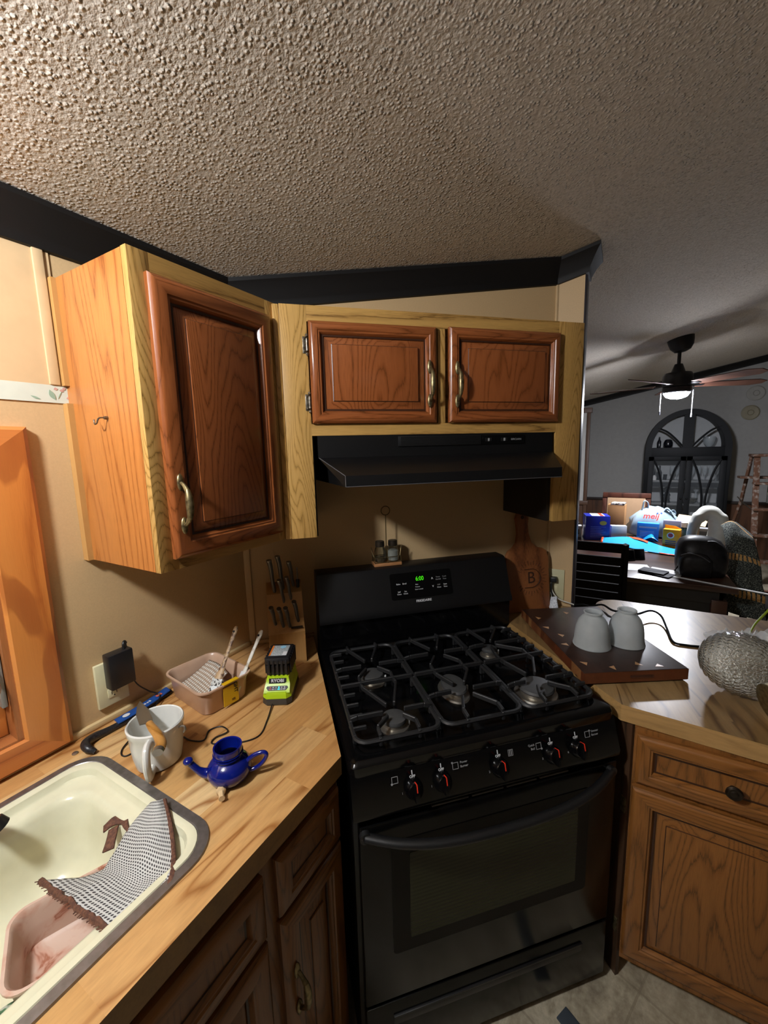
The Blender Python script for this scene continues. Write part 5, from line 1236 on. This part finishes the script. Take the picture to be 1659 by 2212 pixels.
b = B(); b.box(1.40, 1.44, 3.85, 4.3, .55, 1.0, .01); part('backrest', b, fw_, ch3, I4)
for x, y in ((1.07, 3.87), (1.43, 3.87), (1.07, 4.28), (1.43, 4.28)): q = B(); q.box(x-.02, x+.02, y-.02, y+.02, 0, .45); part('leg', q, fw_, ch3, I4)
ch4 = thing('dining_chair', 'dark chair under the black and tan blanket at the right of the table', 'chair', (.95, 3.6, 0), 0, I4)
b = B(); b.box(.70, 1.05, 3.74, 4.1, .42, .47, .02); part('seat', b, bw2, ch4, I4)
for x, y, h in ((.72, 3.76, .95), (.82, 3.73, .93), (.72, 4.07, .44), (1.02, 4.07, .44)): q = B(); q.box(x-.018, x+.018, y-.018, y+.018, 0, h); part('leg', q, bw2, ch4, I4)
b = B(); b.box(0, .11, -.01, .01, .8, .95, .004, m=T(.72, 3.76, 0) @ R(-15, 'Z')); part('backrest', b, bw2, ch4, I4)
def blanket():
    m, nt, p = base('patterned_wool', '#2a2c2a', .95)
    n = noi(nt, coords(nt), 160, 3, .7); c = ramp(nt, n, [(.42, '#141716'), (.52, '#3c423e'), (.64, '#8a8d82')])
    sp = N(nt, 'ShaderNodeSeparateXYZ'); nt.links.new(coords(nt, (1, 1, 1), src='UV'), sp.inputs[0]); v = sp.outputs[1]
    def band(a, w): return math_(nt, 'LESS_THAN', math_(nt, 'ABSOLUTE', math_(nt, 'SUBTRACT', v, a)), w)
    zz = math_(nt, 'GREATER_THAN', math_(nt, 'FRACT', math_(nt, 'MULTIPLY', sp.outputs[0], 9)), .35)
    f = math_(nt, 'MAXIMUM', band(.16, .02), math_(nt, 'MULTIPLY', math_(nt, 'MAXIMUM', band(.56, .025), band(.86, .025)), zz))
    nt.links.new(mixc(nt, f, c, ramp(nt, n, [(.4, '#b88a4e'), (.6, '#d0a468')])), p.inputs['Base Color']); return m
rw = [[(.69, 3.92, 1.0), (.74, 3.90, 1.06), (.80, 3.86, 1.03), (.85, 3.82, .97)],
      [(.66, 3.82, 1.04), (.71, 3.78, 1.075), (.77, 3.74, 1.03), (.83, 3.72, .965)],
      [(.665, 3.72, .96), (.71, 3.67, .99), (.77, 3.65, .96), (.84, 3.66, .91)],
      [(.675, 3.67, .82), (.72, 3.62, .82), (.79, 3.61, .82), (.865, 3.63, .79)],
      [(.685, 3.65, .68), (.74, 3.60, .66), (.81, 3.59, .66), (.89, 3.62, .63)],
      [(.695, 3.65, .45), (.75, 3.59, .45), (.83, 3.58, .44), (.92, 3.61, .42)]]
b = B(); g = smooth_grid(rw, 8); g = [[p+Vector((.4, -.6, .2))*.022*noise.noise(p*11) for p in r] for r in g]; b.grid(g)
bln = solo('blanket', b, blanket(), 'black and grey wool blanket with tan patterned bands draped over the right chair', 'blanket', ang=60); bln.modifiers.new('t', 'SOLIDIFY').thickness = .008

# ---------------------------------------------------------------- china cabinet
CY = 7.12
ccm = plain('cabinet_charcoal', '#15171a', .6, spec=.3)
cc = thing('china_cabinet', 'tall dark arched display cabinet against the far wall', 'cabinet', (.78, 7.3, 0), 0, I4)
cx0, cx1, zs, rr0 = .295, 1.272, 1.575, .4885; ccx = (cx0+cx1)/2; ARCH = .535
def arch_pts(inset, y, base_z, n=28):
    pts = [(cx0+inset, y, base_z)]
    for i in range(n+1):
        a = PI-PI*i/n; pts.append((ccx+(rr0-inset)*math.cos(a), y, zs+(ARCH-inset)*math.sin(a)))
    pts.append((cx1-inset, y, base_z)); return pts
b = B(); b.loops([arch_pts(0, 7.46, .0), arch_pts(0, CY, .0), arch_pts(.075, CY, .0), arch_pts(.075, 7.40, .0)], close=False)
part('arched_shell', b, ccm, cc, I4).modifiers.new('t', 'SOLIDIFY').thickness = .01
b = B(); b.loops([arch_pts(.06, 7.41, .1), arch_pts(.06, 7.43, .1)]); part('back_panel', b, plain('cabinet_back', '#b4b6b6', .7), cc, I4)
b = B(); b.box(cx0+.073, cx1-.073, CY+.003, 7.40, 1.44, 1.585, .004); part('mid_rail', b, ccm, cc, I4)
b = B(); b.box(cx0+.06, cx1-.06, CY+.03, 7.40, 0, .5); part('lower_case', b, ccm, cc, I4)
for z in (1.12, .79):
    b = B(); b.box(cx0+.07, cx1-.07, CY+.04, 7.40, z-.03, z, .002); part('shelf', b, plain('shelf_grey', '#7c7e7e', .4), cc, I4)
b = B(); b.box(cx0+.07, cx1-.07, CY+.01, CY+.03, 1.03, 1.09); part('shelf_rail', b, ccm, cc, I4)
b = B(); b.box(ccx-.06, ccx+.06, CY, CY+.03, zs, zs+.46)
for sg in (-1, 1):
    pts = [(ccx+sg*.05, CY+.012, zs+.02), (ccx+sg*.15, CY+.012, zs+.14), (ccx+sg*.25, CY+.012, zs+.235), (ccx+sg*.36, CY+.012, zs+.29)]
    b.tube(pts, .014, n=6, sm=6)
part('fan_muntin', b, ccm, cc, I4)
gcab = film('cabinet_glass', '#a4acb2', .07, .05)
for sg, nm in ((-1, 'l'), (1, 'r')):
    xa, xb = (cx0+.045, ccx-.005) if sg < 0 else (ccx+.005, cx1-.045)
    b = B(); z0, z1 = .12, 1.46
    for q0, q1, r0, r1 in ((xa, xa+.065, z0, z1), (xb-.065, xb, z0, z1), (xa, xb, z1-.06, z1), (xa, xb, z0, z0+.08)): b.box(q0, q1, CY-.018, CY, r0, r1, .002)
    dd_ = part('cabinet_door', b, ccm, cc, I4)
    b = B(); m_ = (xa+xb)/2
    for s2_ in (-1, 1): b.tube([(m_+s2_*.16, CY-.01, 1.42), (m_+s2_*.09, CY-.01, 1.25), (m_+s2_*.035, CY-.01, 1.0), (m_+s2_*.02, CY-.01, .8), (m_+s2_*.035, CY-.01, .6), (m_+s2_*.12, CY-.01, .3)], .014, n=6, sm=6)
    part('curved_muntin', b, ccm, dd_, I4)
    b = B(); b.box(xa+.06, xb-.06, CY-.006, CY-.003, z0+.07, z1-.05); part('door_glass', b, gcab, dd_, I4)
    b = B(); b.ball((ccx+sg*.035, CY-.03, .87), .013, n=10); part('knob', b, M['black_m'], dd_, I4)
def vase(name, lab_, cat, x, y, z, prof, mat, group='ornaments in the display cabinet'):
    b = B(); b.lathe(prof, c=(x, y, z), n=18); solo(name, b, mat, lab_, cat, group=group)
dkb = plain('dark_bottle', '#14161c', .2); cg = film('cut_glass', '#b9c2c6', .45, .1)
bot = [(.028, 0), (.03, .01), (.03, .11), (.012, .15), (.011, .2), (.013, .205)]
vase('liquor_bottle', 'slim dark bottle in the arched top of the display cabinet, left', 'bottle', .46, 7.25, 1.586, [(.022, 0), (.024, .09), (.01, .12), (.008, .16)], dkb)
vase('round_jar', 'round dark jar in the arched top of the display cabinet', 'jar', .57, 7.27, 1.586, [(.03, 0), (.055, .03), (.058, .07), (.04, .11), (.02, .12)], dkb)
vase('cut_glass_bowl', 'pale cut-glass piece in the arched top of the display cabinet, right', 'bowl', 1.04, 7.27, 1.586, [(.03, 0), (.06, .04), (.075, .1), (.07, .14)], cg)
vase('liquor_bottle', 'dark bottle at the left end of the upper display shelf', 'bottle', .41, 7.25, 1.121, bot, dkb)
vase('liquor_bottle', 'dark square-shouldered bottle second from left on the upper display shelf', 'bottle', .49, 7.24, 1.121, bot, dkb)
vase('small_cup', 'small dark cup on the upper display shelf', 'cup', .56, 7.24, 1.121, [(.02, 0), (.026, .08)], dkb)
vase('white_figurine', 'small white ornament at the lower left of the upper display shelf', 'ornament', .425, 7.2, 1.121, [(.03, 0), (.028, .04), (.008, .07)], white_p)
for i, x in enumerate((.64, .70, .88, .95, 1.02, 1.09, 1.15)):
    vase('stem_glass', 'clear stemmed glass standing in the row on the upper display shelf', 'glass', x, 7.26, 1.121, [(.024, 0), (.005, .01), (.005, .07), (.026, .1), (.03, .15), (.026, .2)], cg, 'stemmed glasses on the upper display shelf')
vase('figurine', 'dark angular figurine on the lower left display shelf', 'figurine', .6, 7.25, .791, [(.05, 0), (.03, .06), (.045, .11), (.015, .16), (.035, .2), (.02, .25)], dkb)
vase('candlestick', 'glass candlestick on the lower right display shelf', 'candlestick', .94, 7.26, .791, [(.04, 0), (.012, .03), (.02, .09), (.012, .15), (.035, .19), (.03, .22)], cg)
vase('glass_bowl', 'dark glass bowl on the lower right display shelf', 'bowl', .88, 7.2, .791, [(.03, 0), (.07, .05), (.08, .08)], speck('bowl_glass', '#4a4a38', '#2a2a2c', 60, rough=.2))
# wall plates
for x, z, lab_, c_ in ((1.492, 2.035, 'tan round plate hanging on the far wall, lower of two', '#8c8570'), (1.53, 2.29, 'faint pale round plate on the far wall, upper of two', '#97958f')):
    b = B(); b.lathe([(.1, 0), (.1, .012), (.085, .022), (.04, .018), (.034, .024), (.028, .014), (.001, .014)], n=36, m=T(x, 7.499, z) @ R(90, 'X'))
    solo('wall_plate', b, plain('plate'+c_, c_, .6), lab_, 'wall plate', group='round plates on the far wall')

# ladder
ld = thing('step_ladder', 'old paint-splattered wooden step ladder at the right of the dining room', 'ladder', (1.5, 6.4, 0), 0, I4)
lw = speck('splattered_wood', '#54341f', '#8d857c', 26, .5, .75, .8)
b = B(); b.box(1.3, 1.75, 6.2, 6.42, 1.47, 1.50, .004); part('top_cap', b, lw, ld, I4)
for x in (1.345, 1.72):
    q = B(); q.box(x-.028, x+.028, -.012, .012, 0, 1.52, .003, m=T(0, 5.92, 0) @ R(-12.5, 'X')); part('front_rail', q, lw, ld, I4)
for x in (1.32, 1.74):
    q = B(); q.tube([(x-.16 if x < 1.5 else x, 6.75, 0), (x-.03 if x < 1.5 else x, 6.5, .9), (x, 6.36, 1.47)], .02, n=4); part('rear_rail', q, lw, ld, I4)
for i in range(4):
    z = .3+i*.29; y = 5.92+z*.2217; q = B(); q.box(1.32, 1.75, y-.05, y+.06, z-.012, z+.012, .003); part('step', q, lw, ld, I4)
q = B(); q.tube([(1.25, 6.48, .98), (1.29, 6.4, .92), (1.34, 6.2, .86)], .006, n=6); part('spreader', q, M['steel_old'], ld, I4)
b = B(); b.box(1.22, 1.95, 6.28, 6.44, 1.215, 1.24, .003); part('paint_plank', b, lw, ld, I4)  # paint plank laid across the ladder, passing through its rails
b = B(); b.box(1.48, 1.9, 6.3, 6.33, .93, 1.16, .01); solo('folded_dropcloth', b, speck('cloth_grey', '#4a4c48', '#8a8a50', 8, .5, .75, .8), 'dark folded cloth hanging behind the ladder steps', 'cloth')
